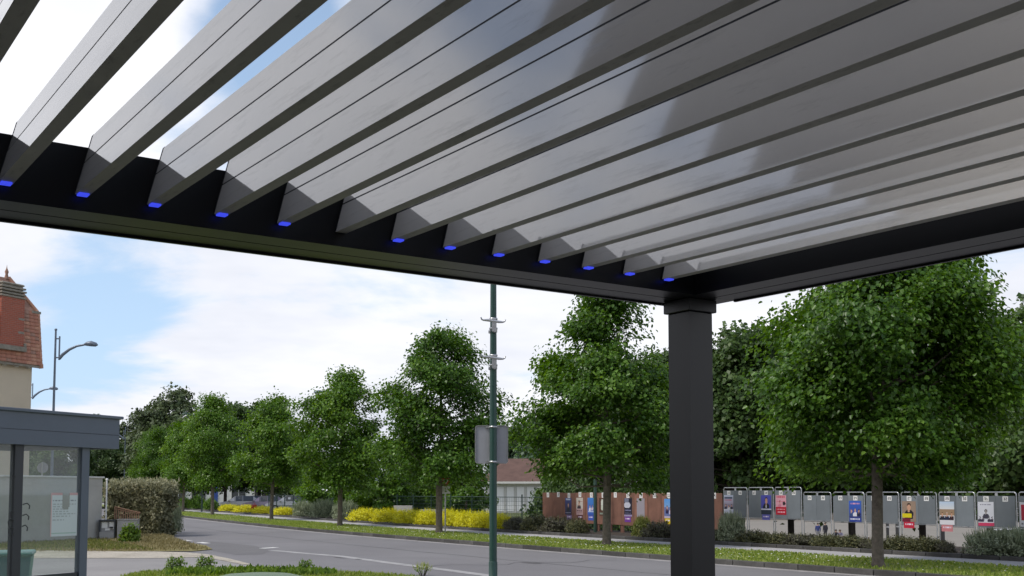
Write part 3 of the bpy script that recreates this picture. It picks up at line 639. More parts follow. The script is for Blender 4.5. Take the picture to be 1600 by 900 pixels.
rf = make_shrub('red_flower_shrub', 14, .2, .2, .35, 220, .09, m_redfl, label='small clump of red flowers among the golden shrubs', spikes=0, cat='flowers')
p = bedpoint(397, 5.9); rf.location = (p.x, p.y, .5)

# grass blades
def blades(name, pts, h, material, wid=.012, lean=.35, seed=1, kind='stuff'):
    rng = np.random.default_rng(seed); n = len(pts); ax = np.stack([rng.normal(0, lean, n), rng.normal(0, lean, n), np.ones(n)], 1); nr = rng.normal(0, 1, (n, 3)); nr[:, 2] *= .3
    sz = h*rng.uniform(.5, 1.3, n)
    o = leafmesh(name, pts, nr, ax, sz, rng.uniform(0, 1, n), material, False, None, wid/np.mean(h) if not np.isscalar(h) else wid/h)
    return tag(o, kind=kind)
rng = np.random.default_rng(77)
def strip_pts(s0, s1, o0, o1, n, z):
    s = rng.uniform(s0, s1, n); f = rng.uniform(0, 1, n); kk = np.interp(s, KS, KO); o = kk+o0+(o1-o0)*f
    return np.stack([ROT.x*s+RON.x*o, ROT.y*s+RON.y*o, np.full(n, z)], 1)
P = np.concatenate([strip_pts(8, 36, .16, 3.6, 36000, .112), strip_pts(36, 62, .16, 3.6, 22000, .112), strip_pts(62, 110, .16, 3.6, 14000, .112)])
keep = (np.sin(P[:, 0]*2.1)+np.sin(P[:, 1]*1.7+1)+rng.normal(0, 1.1, len(P))) > -1.2
blades('verge_grass', P[keep], .062, m_blade, .016, .5, seed=2)
P = np.concatenate([strip_pts(8, 50, .3, 3.3, 520, .17), strip_pts(20, 34, .6, 2.6, 260, .17)])
n = len(P); rg = np.random.default_rng(5)
tag(leafmesh('daisies', P, np.tile([[0, 0, 1.]], (n, 1))+rg.normal(0, .2, (n, 3)), rg.normal(0, 1, (n, 3)), np.full(n, .045), rg.uniform(0, 1, n), m_blossom, False, None, .5), kind='stuff')
def poly_pts(uv, n, z):
    q = np.array([spot(u, v, z)[:2] for u, v in uv]); lo, hi = q.min(0), q.max(0); out = np.zeros((0, 2))
    while len(out) < n:
        c = rng.uniform(lo, hi, (n*2, 2)); ins = np.zeros(len(c), bool); j = len(q)-1
        for i in range(len(q)):
            a, b = q[i], q[j]; ins ^= ((a[1] > c[:, 1]) != (b[1] > c[:, 1])) & (c[:, 0] < (b[0]-a[0])*(c[:, 1]-a[1])/(b[1]-a[1]+1e-9)+a[0]); j = i
        out = np.concatenate([out, c[ins]])
    return np.concatenate([out[:n], np.full((n, 1), z)], 1)
GN = [(195, 903), (225, 897), (280, 894), (350, 892), (450, 894), (520, 897), (600, 900), (660, 906), (680, 960), (100, 960)]
blades('near_grass', poly_pts(GN, 34000, .03), .10, m_blade, .014, .45, 3)
blades('near_weeds', poly_pts([(262, 896), (280, 895), (350, 893), (480, 894), (525, 897), (525, 902), (262, 902)], 1300, .05), .15, m_fresh, .045, .6, 4)
blades('dry_grass', poly_pts([(-60, 862), (200, 862), (330, 859), (285, 846), (258, 834), (150, 840), (-60, 852)], 9000, .02), .09, m_straw, .014, .4, 5)
blades('verge_grass_left', poly_pts([(-60, 861), (150, 860), (240, 860), (150, 844), (-60, 856)], 7000, .02), .10, m_spiky, .016, .5, 6)
blades('dry_tuft', poly_pts([(214, 846), (300, 854), (275, 846), (255, 836), (220, 836)], 2600, .02), .14, m_straw, .014, .4, 8)
wd = make_shrub('leafy_weed', 15, .28, .28, .42, 420, .085, m_fresh, label='leafy weed in the near grass, leftmost of three', group='leafy weeds in the near grass', spikes=20, cat='weed')
wd.location = spot(274, 895, .03); wd.scale = (.72, .72, .75)
for u, v, s, lab in [(321, 894, 1.0, 'leafy weed in the near grass, middle of three'), (477, 895, .8, 'leafy weed in the near grass, rightmost of three')]:
    o = copy_tree(wd); o.location = spot(u, v, .03); o.scale = (s*.72, s*.72, s*.75); o['label'] = lab
wt = make_shrub('wispy_weed', 16, .25, .25, .4, 60, .06, m_fresh, label='wispy tall weed at the road edge left of the green pole', spikes=60, smat=m_blade, cat='weed')
wt.location = spot(660, 899, .01); wt.scale = (.8, .8, .6)

# ------------------------------------------------------------------ printed sheets (flat print as coloured cells)
def sheet_print(name, w, h, img, parent, loc=(0, 0, 0), material=None):
    """img: rows (top first) of rgb cells; sheet in local x (right) / z (up), facing -y, 2 mm thick"""
    img = np.asarray(img, float); H_, W_ = img.shape[:2]
    xs_ = np.linspace(-w/2, w/2, W_+1); zs_ = np.linspace(h, 0, H_+1)
    vs = [(x, 0, z) for z in zs_ for x in xs_]; fs = [(i*(W_+1)+j, (i+1)*(W_+1)+j, (i+1)*(W_+1)+j+1, i*(W_+1)+j+1) for i in range(H_) for j in range(W_)]
    me = bpy.data.meshes.new(name); me.from_pydata(vs, [], fs)
    a = me.attributes.new('ink', 'FLOAT_COLOR', 'FACE'); c = np.ones((H_*W_, 4)); c[:, :3] = img.reshape(-1, 3)**2.2; a.data.foreach_set('color', c.ravel())
    me.materials.append(material or m_print); o = bpy.data.objects.new(name, me); COL.objects.link(o); o.parent = parent; o.location = loc
    return o
class Pic:
    def __init__(s, w, h, bgc, seed=0): s.a = np.zeros((h, w, 3)); s.a[:] = bgc; s.w = w; s.h = h; s.r = random.Random(seed)
    def rect(s, x0, y0, x1, y1, c): s.a[int(y0*s.h):max(int(y0*s.h)+1, int(y1*s.h)), int(x0*s.w):max(int(x0*s.w)+1, int(x1*s.w))] = c
    def ell(s, x, y, rx, ry, c):
        yy, xx = np.mgrid[0:s.h, 0:s.w]; m = (((xx+.5)/s.w-x)/rx)**2+(((yy+.5)/s.h-y)/ry)**2 < 1; s.a[m] = c
    def grad(s, y0, y1, c0, c1):
        for i in range(int(y0*s.h), int(y1*s.h)): f = (i/s.h-y0)/(y1-y0); s.a[i] = np.array(c0)*(1-f)+np.array(c1)*f
    def person(s, x, y, k, skin, hair, suit):
        s.ell(x, y+.30*k, .30*k, .17*k, suit); s.rect(max(0, x-.28*k), y+.30*k, min(1, x+.28*k), min(1, y+.55*k), suit)
        s.rect(x-.05*k, y+.1*k, x+.05*k, y+.25*k, skin); s.ell(x, y-.03*k, .135*k, .14*k, hair); s.ell(x, y+.02*k, .115*k, .13*k, skin)
    def bar(s, x0, x1, y, c, t=.03):
        x = x0
        while x < x1:
            l = s.r.uniform(.05, .14); s.rect(x, y, min(x1, x+l), y+t, c); x += l+.04
DIG = {'0': '757557', '1': '262227', '2': '717247', '3': '717117', '4': '557111', '5': '747117', '6': '747557', '7': '711222', '8': '757557', '9': '757117'}
FONT = {'0': ['111', '101', '101', '101', '111'], '1': ['010', '110', '010', '010', '111'], '2': ['111', '001', '111', '100', '111'], '3': ['111', '001', '111', '001', '111'], '4': ['101', '101', '111', '001', '001'], '5': ['111', '100', '111', '001', '111'], '6': ['111', '100', '111', '101', '111'], '7': ['111', '001', '010', '010', '010'], '8': ['111', '101', '111', '101', '111'], '9': ['111', '101', '111', '001', '111']}
def numpic(n):
    t = str(n); W_ = 11; a = np.ones((9, W_, 3))*.92; x = (W_-(4*len(t)-1))//2
    for ch in t:
        for i, row in enumerate(FONT[ch]):
            for j, c in enumerate(row):
                if c == '1': a[2+i, x+j] = (.15, .15, .17)
        x += 4
    return a
skin = (.78, .6, .5); skin2 = (.7, .52, .42)
def poster(kind):
    p = Pic(22, 30, (.85, .85, .88), hash(kind) % 97 if False else len(kind)*7)
    if kind == 'navy': p.grad(0, 1, (.25, .3, .55), (.1, .1, .25)); p.rect(.15, .05, .85, .16, (.7, .75, .85)); p.person(.5, .42, .75, skin, (.2, .15, .12), (.08, .08, .18)); p.bar(.1, .9, .88, (.8, .8, .9), .05)
    if kind == 'cream': p.a[:] = (.82, .78, .74); p.person(.42, .3, .9, skin, (.12, .09, .08), (.2, .15, .2)); p.bar(.55, .95, .2, (.6, .2, .2)); p.rect(0, .66, 1, 1, (.75, .62, .62)); p.bar(.1, .9, .75, (.3, .2, .25), .06); p.bar(.1, .9, .88, (.45, .2, .25), .05)
    if kind == 'sky': p.grad(0, 1, (.25, .5, .8), (.2, .35, .7)); p.person(.35, .5, .5, skin, (.3, .2, .15), (.85, .85, .9)); p.person(.72, .48, .5, skin2, (.2, .15, .1), (.8, .75, .8)); p.bar(.1, .9, .78, (.85, .88, .95), .07); p.rect(0, .9, 1, 1, (.2, .35, .7))
    if kind == 'torn': p.a[:] = (.33, .22, .17); p.ell(.45, .3, .18, .25, (.8, .82, .78)); p.ell(.55, .55, .3, .16, (.75, .78, .72)); p.rect(.1, .85, .8, .95, (.5, .55, .5))
    if kind == 'dark': p.a[:] = (.13, .13, .2); p.ell(.4, .38, .42, .17, (.75, .76, .82)); p.rect(.05, .03, .6, .25, (.45, .47, .55)); p.bar(.1, .9, .66, (.55, .55, .7), .05); p.bar(.1, .9, .8, (.5, .5, .65), .05); p.rect(0, .93, 1, 1, (.6, .55, .7))
    if kind == 'blank': p.a[:] = (.60, .58, .62)
    if kind == 'blue2': p.grad(0, .45, (.35, .6, .88), (.5, .65, .85)); p.rect(0, .45, 1, 1, (.4, .45, .65)); p.person(.35, .45, .6, skin, (.15, .12, .1), (.15, .12, .3)); p.person(.75, .5, .55, skin, (.5, .4, .3), (.8, .75, .85)); p.rect(0, .9, 1, 1, (.75, .7, .8))
    if kind == 'group': p.grad(0, .5, (.72, .76, .85), (.62, .58, .66)); p.rect(.05, .12, .95, .2, (.25, .3, .4)); p.bar(.1, .9, .26, (.7, .35, .4), .05); p.rect(0, .48, 1, .78, (.55, .52, .6)); p.person(.2, .55, .42, skin, (.2, .15, .1), (.15, .16, .25)); p.person(.52, .6, .42, skin, (.3, .2, .15), (.82, .82, .85)); p.person(.82, .56, .42, skin2, (.15, .1, .1), (.13, .14, .22)); p.rect(0, .82, 1, 1, (.75, .77, .86))
    if kind == 'suit': p.grad(0, 1, (.33, .33, .72), (.25, .28, .6)); p.person(.52, .28, 1.05, skin, (.2, .15, .12), (.1, .12, .18)); p.rect(.46, .55, .58, .68, (.85, .85, .9)); p.rect(0, .72, 1, .78, (.8, .8, .88)); p.rect(0, .78, 1, 1, (.16, .2, .26))
    if kind == 'pink': p.a[:] = (.85, .62, .68); p.bar(.1, .9, .06, (.75, .2, .3), .08); p.person(.4, .35, .5, skin, (.15, .1, .1), (.8, .5, .58)); p.ell(.8, .42, .14, .1, (.15, .12, .15)); p.bar(.1, .9, .3, (.75, .25, .35)); p.rect(0, .62, 1, 1, (.72, .1, .2)); p.bar(.1, .9, .7, (.9, .7, .75), .05); p.bar(.2, .9, .85, (.9, .7, .75), .05)
    if kind == 'trio': p.grad(0, 1, (.22, .38, .75), (.18, .25, .55)); p.bar(.15, .85, .1, (.85, .6, .7), .08); p.person(.2, .48, .5, skin, (.5, .35, .25), (.2, .3, .5)); p.person(.5, .46, .52, skin, (.6, .5, .4), (.85, .85, .9)); p.person(.8, .48, .5, skin2, (.15, .12, .12), (.12, .14, .28)); p.rect(0, .76, 1, .82, (.2, .22, .45)); p.bar(.1, .9, .84, (.9, .9, .95), .08)
    if kind == 'portrait': p.a[:] = (.58, .5, .44); p.person(.5, .28, 1.1, skin, (.15, .1, .08), (.13, .11, .14)); p.rect(0, .62, .7, .82, (.85, .78, .1)); p.rect(0, .84, .6, 1, (.45, .1, .2))
    if kind == 'suits': p.grad(0, .35, (.72, .8, .9), (.85, .85, .85)); p.rect(0, .35, 1, .6, (.6, .5, .4)); [p.person(x, .55, .5, skin, h_, s_) for x, h_, s_ in ((.18, (.25, .18, .12), (.12, .13, .2)), (.5, (.75, .72, .7), (.1, .14, .26)), (.82, (.35, .25, .2), (.2, .1, .14)))]
    if kind == 'crowd': p.a[:] = (.83, .84, .88); p.bar(.15, .85, .1, (.5, .5, .58), .06); p.person(.5, .4, .6, (.6, .58, .58), (.2, .2, .22), (.25, .24, .3)); [p.person(x, .66, .32, (.55, .52, .55), (.2, .18, .22), (.22, .2, .28)) for x in (.12, .3, .7, .88)]; p.rect(0, .87, 1, 1, (.8, .25, .4))
    if kind == 'redman': p.a[:] = (.84, .84, .87); p.rect(.1, .12, .95, .75, (.7, .15, .25)); p.person(.6, .4, .8, skin, (.15, .1, .1), (.1, .12, .2)); p.bar(.1, .9, .85, (.4, .4, .45), .05)
    return p.a
def strip_pic(c1, c2=(.9, .85, .92)):
    p = Pic(14, 8, c1, 5); p.bar(.15, .85, .3, c2, .2); return p.a
# ------------------------------------------------------------------ election boards
O_B = 23.9
BRZ = math.atan2(-ROT.y, -ROT.x)          # local +x runs towards the near end of the row (right in view)
def s_at(u):
    d = pray(u, 770); t = O_B/(d.x*RON.x+d.y*RON.y); q = d*t; return q.x*ROT.x+q.y*ROT.y
s_left = s_at(848); WB = (s_left-s_at(1128))/14
def brow(s): return so(s, O_B, .19)
wood = {3: ('navy', (.5, .42, .6), 'dark blue portrait poster over a mauve strip'), 4: ('cream', (.35, .15, .22), 'cream portrait poster over a maroon strip'), 5: ('sky', (.25, .35, .72), 'sky blue poster with two figures'), 6: ('torn', None, 'torn pale poster beside the verge trunk'), 8: ('dark', (.45, .25, .6), 'dark poster with white swirl over a purple strip'), 9: ('blank', None, 'plain lilac grey sheet'), 11: ('blue2', (.85, .75, .05), 'blue poster over a yellow sheet')}
bare = {1: 'left end board of the brown row, without poster', 2: 'second from the left end, without poster', 7: 'without poster right of the verge trunk', 10: 'without poster, left of the board with the yellow sheet', 12: 'without poster, behind the left of the pergola post', 13: 'without poster, behind the middle of the pergola post', 14: 'without poster, right end of the brown row'}
mbp = MB(); mbp.box(-WB/2+.008, WB/2-.008, 0, .025, .28, 1.50, bev=.004); mbp.box(-WB/2+.008, -WB/2+.035, -.006, 0.001, .282, 1.498)
mleg = MB(); mleg.box(-.03, .03, .026, .086, -.2, 1.3)
wp = lp = None
for i in range(1, 15):
    s = s_left-WB*(i-.5)
    txt = ('rust brown election board %d with ' % i + wood[i][2]) if i in wood else ('brown election board %d %s' % (i, bare[i]))
    b = empty('election_board', brow(s)+Vector((0, 0, random.uniform(-.015, .015))), BRZ+random.uniform(-.02, .02), txt, 'notice board', 'rust brown election boards in a row')
    if wp is None: wp = mbp.build('panel', m_rust, b)
    else: inst('panel', wp, b)
    for x in (-WB/2+.06, WB/2-.06):
        if lp is None: lp = mleg.build('leg', m_rust, b); lp.location = (x, 0, 0)
        else: inst('leg', lp, b, (x, 0, 0))
    sheet_print('number_tag', .2, .2, numpic(i), b, (0.02, -.004, 1.31+random.uniform(-.01, .02)))
    if i in wood:
        k, c2, _ = wood[i]; w = .5
        sheet_print('poster', w, .68, poster(k), b, (random.uniform(-.03, .03), -.005, .62))
        if c2: sheet_print('notice_strip', .4, .2, strip_pic(c2), b, (random.uniform(-.04, .04), -.005, .41))
# metal frames holding two sheets each
pairs = [(1129, 1167, .06), (1168, 1208, .06), (1209, 1252, .06), (1253.5, 1298, 0), (1300, 1350, 0), (1351, 1404, 0), (1405.5, 1463, 0), (1464.5, 1523, 0), (1524, 1588, 0), (1589, 1655, 0)]
met = {0: [('group', 0, 'pale poster of a group')], 1: [('suit', 1, 'violet poster of a man in a suit')], 2: [('pink', 0, 'pink and red poster')], 4: [('trio', 1, 'blue poster with three figures')], 6: [('portrait', 0, 'portrait poster with a yellow band and red base')], 7: [('suits', 0, 'poster of people in suits over a pink strip')], 8: [('crowd', 0, 'white crowd poster with a pink base')], 9: [('redman', 0, 'red poster at the picture edge')]}
mlab = {3: 'two blank grey sheets above the standing people', 5: 'two blank grey sheets behind the large verge trunk'}
def s_at(u):
    d = pray(u, 770); t = O_B/(d.x*RON.x+d.y*RON.y); q = d*t; return q.x*ROT.x+q.y*ROT.y
for i, (u0, u1, up) in enumerate(pairs):
    sa, sb = s_at(u0), s_at(u1); wid = sa-sb-.03; c = (sa+sb)/2
    n0 = 15+2*i
    desc = mlab.get(i) or met[i][0][2]
    b = empty('metal_notice_board', brow(c), BRZ, 'grey metal framed double board %d-%d with %s' % (n0, n0+1, desc), 'notice board', 'grey metal framed double boards')
    z0 = .68+ (.04 if i < 3 else 0)-(.03 if i > 6 else 0); z1 = (1.58 if i < 3 else 1.43); zt = z1+.09
    mb = MB(); w2 = wid/2-.014; r = .065
    arc = lambda cx, cz, a0, a1: [(cx+r*math.cos(a0+(a1-a0)*k/5), .03, cz+r*math.sin(a0+(a1-a0)*k/5)) for k in range(6)]
    pts = [(-w2, .03, -.2)]+arc(-w2+r, zt-r, math.pi, math.pi/2)+arc(w2-r, zt-r, math.pi/2, 0)+[(w2, .03, -.2)]
    mb.tube(pts, .015, 8); mb.tube([(-w2, .03, z0-.02), (w2, .03, z0-.02)], .012, 6); mb.build('frame', m_steel, b, fix=False)
    mb = MB(); mb.box(-.025, .025, .01, .045, z1-.02, zt-.018); mb.build('clip', m_steel, b)
    for k in (0, 1):
        x0, x1 = (-w2+.012, -.004) if k == 0 else (.004, w2-.012)
        mb = MB(); mb.box(x0, x1, 0, .006, z0, z1); sh = mb.build('board_sheet', m_bpanel, b)
        sheet_print('number_tag', .16, .13, numpic(n0+k), b, ((x0+x1)/2, -.004, z1-.14))
        for kind, side, _ in met.get(i, []):
            if side == k:
                w = min(.47, x1-x0-.06); h = .6 if i not in (6,) else .55
                tz = z1-.15-h
                sheet_print('poster', w, h, poster(kind), b, ((x0+x1)/2+random.uniform(-.03, 0), -.005, tz))
                if i in (1, 6, 7): sheet_print('notice_strip', .36, .17, strip_pic({1: (.38, .38, .72), 6: (.75, .15, .25), 7: (.78, .5, .52)}[i]), b, ((x0+x1)/2-.02, -.005, tz-.175))

# ------------------------------------------------------------------ green pole with sign back
pc = at(770.5, 800, 19.6)
gp = empty('banner_pole', (pc.x, pc.y, 0), 0, 'tall dark green pole with two steel banner brackets and a sign seen from behind', 'pole')
mb = MB(); mb.tube([(0, 0, 0), (0, 0, 3.2), (0, 0, 7.6)], [.067, .062, .045], 16); mb.build('shaft', m_gpole, gp, fix=False)
mb = MB(); mb.lathe([(.1, 0), (.1, .02), (.075, .04), (.075, .5), (.066, .52)], 16); mb.build('base_sleeve', m_gpole, gp, fix=False)
def zat(v): return 1.7+(769.9-v)/CF*19.6*1.0
for v in (500, 558):
    z = zat(v)+.0
    mb = MB(); mb.tube([(-.215, -.10, z+.05), (-.2, -.10, z+.01), (-.17, -.1, z+.0), (-.1, -.09, z+.0), (.1, -.09, z-.03), (.17, -.09, z-.035), (.2, -.09, z-.02), (.215, -.09, z+.015)], [.012, .014, .016, .024, .024, .016, .014, .01], 8); br = mb.build('bracket', m_steel, gp, fix=False)
    mb = MB(); mb.lathe([(.068, z+.02), (.074, z+.02), (.074, z+.05), (.068, z+.05)], 16); mb.lathe([(.068, z-.15), (.074, z-.15), (.074, z-.12), (.068, z-.12)], 16); mb.build('clamp_band', m_steel, br, fix=False)
    mb = MB(); mb.box(-.025, .055, -.10, -.06, z-.2, z+.03, bev=.006); mb.box(.0, .07, -.12, -.06, z-.215, z-.16, bev=.006); mb.box(-.085, -.05, -.05, .03, z-.22, z-.17, bev=.006); mb.build('bracket_body', m_steel, br)
zs0, zs1 = zat(724.5), zat(664.5)
sg = empty('sign_plate', (0, .0, 0), R(3)); sg.parent = gp
mb = MB()
def rrect(w, h, r, n=5):
    P = []
    for cx, cz, a in ((w/2-r, h/2-r, 0), (-w/2+r, h/2-r, 90), (-w/2+r, -h/2+r, 180), (w/2-r, -h/2+r, 270)):
        P += [(cx+r*math.cos(R(a+90*k/n)), cz+r*math.sin(R(a+90*k/n))) for k in range(n+1)]
    return P
bpy.data.objects.remove(sg)
W_s, H_s = .58, zs1-zs0; zc_ = (zs0+zs1)/2
mb.prism([(x-.03, z+zc_) for x, z in rrect(W_s, H_s, .05)], .075, .08, 'y'); pl = mb.build('sign_plate', m_signback, gp)
mb = MB(); o1 = rrect(W_s, H_s, .05); i1 = rrect(W_s-.03, H_s-.03, .04); n = len(o1)
for y0, y1 in ((.055, .0745),):
    vs = [(x-.03, y0, z+zc_) for x, z in o1]+[(x-.03, y0, z+zc_) for x, z in i1]+[(x-.03, y1, z+zc_) for x, z in o1]+[(x-.03, y1, z+zc_) for x, z in i1]
    fs = []
    for k in range(n):
        j = (k+1) % n; fs += [(k, j, n+j, n+k), (k, 2*n+k, 2*n+j, j), (n+k, n+j, 3*n+j, 3*n+k)]
    mb.add(vs, fs)
mb.build('rim', m_steel, pl)
for z in (zs1-.03, zs0+.03):
    mb = MB(); mb.box(-.13, .10, .05, .074, z-.018, z+.018); mb.lathe([(.063, z-.014), (.072, z-.014), (.072, z+.014), (.063, z+.014)], 14); mb.build('rail', m_steel, pl)
# slim green post by the boards
pp = bedpoint(930, 7.0)
sp = empty('slim_post', (pp.x, pp.y, .1), 0, 'slim dark green post standing before the sky blue poster board', 'post')
mb = MB(); mb.tube([(0, 0, -.2), (0, 0, 2.25)], [.068, .064], 12); mb.build('shaft', m_gpole2, sp, fix=False); mb = MB(); mb.lathe([(.068, 2.25), (.068, 2.28), (.03, 2.31), (.0, 2.315)], 12); mb.build('post_cap', m_gpole2, sp, fix=False)
# warning sign behind a verge trunk
p = spot(694, 832, .115); ws = empty('warning_sign', (p.x+.06, p.y-.3, .115), 0, 'small white plate with red triangle sign beside the dense tree trunk', 'road sign')
zz1 = lambda v: 1.7+(769.9-v)/CF*(p.y-.3)-.115
mb = MB(); mb.tube([(0, 0, 0), (0, 0, zz1(752))], .03, 8); mb.build('post', m_steel, ws, fix=False)
mb = MB(); mb.box(-.13, .2, -.06, -.05, zz1(771.5), zz1(759.5)); mb.build('plate', m_white, ws)
redm = mat('red_sign_paint', (.55, .06, .03), .5)
mb = MB(); z = zz1(758.5); mb.prism([(-.2, z+.28), (.25, z+.28), (.02, z-.06)], -.06, -.05, 'y'); tr_ = mb.build('triangle', redm, ws)
mb = MB(); mb.prism([(-.1, z+.23), (.15, z+.23), (.02, z+.04)], -.064, -.061, 'y'); mb.build('triangle_face', m_white, tr_)

# ------------------------------------------------------------------ street lamps
def lamp(x, y, H, az, label, pm):
    r = empty('street_lamp', (x, y, 0), az, label, 'street lamp', 'street lamps with curved arms')
    mb = MB(); mb.tube([(0, 0, 0), (0, 0, H*.5), (0, 0, H)], [.07, .055, .04], 10); mb.lathe([(.055, H), (.06, H+.06), (0, H+.09)], 10); mb.build('pole', pm, r, fix=False)
    mb = MB(); mb.tube([(.17, 0, H-.25), (.17, 0, H-1.25)], .035, 8); mb.tube([(0, 0, H-.35), (.17, 0, H-.35)], .03, 6); mb.tube([(0, 0, H-1.15), (.17, 0, H-1.15)], .03, 6); mb.build('arm_bracket', pm, r, fix=False)
    mb = MB(); mb.tube([(.17, 0, H-1.2), (.32, 0, H-1.02), (.6, 0, H-.8), (.9, 0, H-.66), (1.25, 0, H-.6)], [.07, .07, .06, .05, .04], 8); mb.build('arm', pm, r, fix=False)
    mb = MB(); mb.tube([(1.2, 0, H-.6), (1.32, 0, H-.57), (1.5, 0, H-.56), (1.7, 0, H-.6), (1.78, 0, H-.62)], [.04, .09, .12, .09, .02], 10); h = mb.build('lamp_head', pm, r, fix=False)
    return r
q = at(82, 700, 47); lamp(q.x, q.y, 8.5, 0, 'blue grey street lamp rising behind the bus shelter beside the house', m_lampp)
q = at(49, 700, 71); lamp(q.x-.2, q.y, 8.85, 0, 'street lamp whose curved arm sticks out past the house wall', m_lampp)
q = at(316, 760, 95); lamp(q.x, q.y, 8.9, math.pi+.15, 'green street lamp with its arm lost among the far verge trees', m_gpole2)
q = at(534, 760, 70); lamp(q.x, q.y, 8.5, math.pi+.2, 'street lamp with its arm over the round topped verge tree', m_lampp)
q = at(194, 760, 120); lamp(q.x, q.y, 8.6, math.pi, 'small far street lamp right of the bus shelter roof', m_lampp)

# ------------------------------------------------------------------ bus shelter
EV = Vector((.422, .907, 0)).normalized()
sc0 = at(186, 700, 12.5)
srz = math.atan2(EV.y, EV.x)       # local x along the fascia (away), local y = left/back side
sh = empty('bus_shelter', (sc0.x, sc0.y, 0), srz, 'blue grey bus shelter with flat roof and glass panes, cut by the left picture edge', 'bus shelter')
zt = 1.7+(770-656)/CF*12.5; zb = 1.7+(770-702)/CF*12.5
LS = 4.2; DS = 1.6
mb = MB(); zm = zb+(zt-zb)*.46
mb.box(-LS, 0, 0, .04, zb, zm-.004); mb.box(-LS, 0, 0, .04, zm+.004, zt); mb.box(-LS, 0, .012, .05, zb+.01, zt-.01); mb.build('fascia', m_shel, sh)
mb = MB(); mb.box(-.04, 0, .052, DS, zb, zt); mb.box(-LS, -LS+.04, .052, DS, zb, zt); mb.box(-LS+.042, -.042, DS-.04, DS, zb, zt); mb.build('fascia_side', m_shel, sh)
mb = MB(); mb.box(-LS-.03, .03, -.03, DS+.03, zt+.001, zt+.035, bev=.006); mb.build('roof_trim', m_shel, sh)
mb = MB(); mb.box(-LS+.045, -.045, .055, DS-.045, zb+.06, zb+.1); mb.build('ceiling', m_sheld, sh)
xp = [-.417, -1.293, -2.17, -3.05, -3.93]
for k, x in enumerate(xp):
    mb = MB(); mb.box(x-.052, x+.052, .06, .13, 0, zb+.055, bev=.004); mb.build('post', m_shel if k == 0 else m_sheld, sh)
    mb = MB(); mb.box(x-.045, x+.045, DS-.14, DS-.06, 0, zb+.055, bev=.004); mb.build('post', m_sheld, sh)
for k in range(len(xp)-1):
    a, b = xp[k+1]+.054, xp[k]-.054
    mb = MB(); mb.box(a, b, .09, .098, .86, zb+.05); mb.build('glass_pane', m_sglass, sh)
    mb = MB(); mb.box(a, b, .075, .115, .80, .855); mb.build('rail', m_sheld, sh)
    mb = MB(); mb.box(a, b, .09, .098, .15, .795); mb.build('glass_pane', m_sglass, sh)
# printed notice with a U notch, on the pane between the first two posts
img = Pic(26, 36, (.86, .9, .9), 4); img.rect(0, .0, 1, .07, (.85, .7, .7)); img.rect(0, 0, .035, 1, (.86, .74, .74)); img.bar(.08, .95, .18, (.55, .58, .6), .03)
for k in range(6): img.bar(.08, (.95 if k in (0, 4) else .7), .26+.055*k, (.7, .74, .74), .018)
img.bar(.1, .5, .62, (.7, .74, .74), .018); img.rect(.05, .92, .97, .935, (.7, .8, .76))
ip = img.a
nw, nh = .36, .455
nt_ = sheet_print('notice', nw, nh, ip, sh, (-.417-.075-nw/2, .086, 0))
ztop = 1.7+(769.9-770)/CF*12.2
nt_.location.z = ztop-nh
# cut the notch
import bmesh
bm = bmesh.new(); bm.from_mesh(nt_.data)
dele = [f for f in bm.faces if (abs(f.calc_center_median().x-.02) < .05 and f.calc_center_median().z > nh-.13) or ((f.calc_center_median().x-.02)**2+(f.calc_center_median().z-(nh-.13))**2 < .05**2)]
bmesh.ops.delete(bm, geom=dele, context='FACES'); bm.to_mesh(nt_.data); bm.free()
# curled iron hooks on the second post
mb = MB()
for z, sgn, l in ((1.86, -1, .07), (1.58, 1, .1), (1.5, -1, .1), (1.47, 1, .09), (1.42, -1, .13), (1.36, 1, .07), (1.34, -1, .12), (1.28, -1, .06)):
    mb = MB(); x = -1.293; l *= .7; mb.tube([(x+sgn*.05, .05, z), (x+sgn*(.05+l*.6), .04, z+.015), (x+sgn*(.05+l), .03, z-.01), (x+sgn*(.05+l*.9), .03, z-.045)], .006, 5); mb.build('iron_hook', m_iron, sh, fix=False)
# wheelie bin in the shelter
q = at(8, 870, 13.0)
wb = empty('wheeled_bin', (q.x, q.y, 0), .35, 'teal wheeled bin behind the bus shelter glass', 'bin')
mb = MB(); vs = [(-.22, -.24, .08), (.22, -.24, .08), (.22, .24, .08), (-.22, .24, .08), (-.29, -.34, .98), (.29, -.34, .98), (.29, .34, .98), (-.29, .34, .98)]
mb.add(vs, [(3, 2, 1, 0), (4, 5, 6, 7), (0, 1, 5, 4), (1, 2, 6, 5), (2, 3, 7, 6), (3, 0, 4, 7)]); mb.build('body', m_teal, wb)
mb = MB(); mb.box(-.31, .31, -.37, .37, .981, 1.03, bev=.015); mb.tube([(-.25, .4, 1.0), (.25, .4, 1.0)], .018, 8); mb.build('lid', m_teal, wb)
for x in (-.24, .24):
    mb = MB(); mb.tube([(x-.025, .22, .1), (x+.025, .22, .1)], .1, 14); mb.build('wheel', m_tyre, wb, fix=False)
# green lid bin at the lower edge
q = at(404, 900, 8.6); zl = 1.7-(894.5-769.9)/CF*8.6
gb = empty('litter_bin', (q.x, q.y, 0), 0, 'green rounded bin lid at the bottom edge in the near grass', 'bin')
mb = MB(); mb.lathe([(.26, 0), (.32, zl-.1), (.36, zl-.095)], 28); mb.build('body', m_binlid, gb, fix=False)
mb = MB(); mb.lathe([(.38, zl-.12), (.385, zl-.07), (.36, zl-.035), (.25, zl-.01), (.12, zl), (0, zl+.002)], 32); mb.build('lid', m_binlid, gb, fix=False)

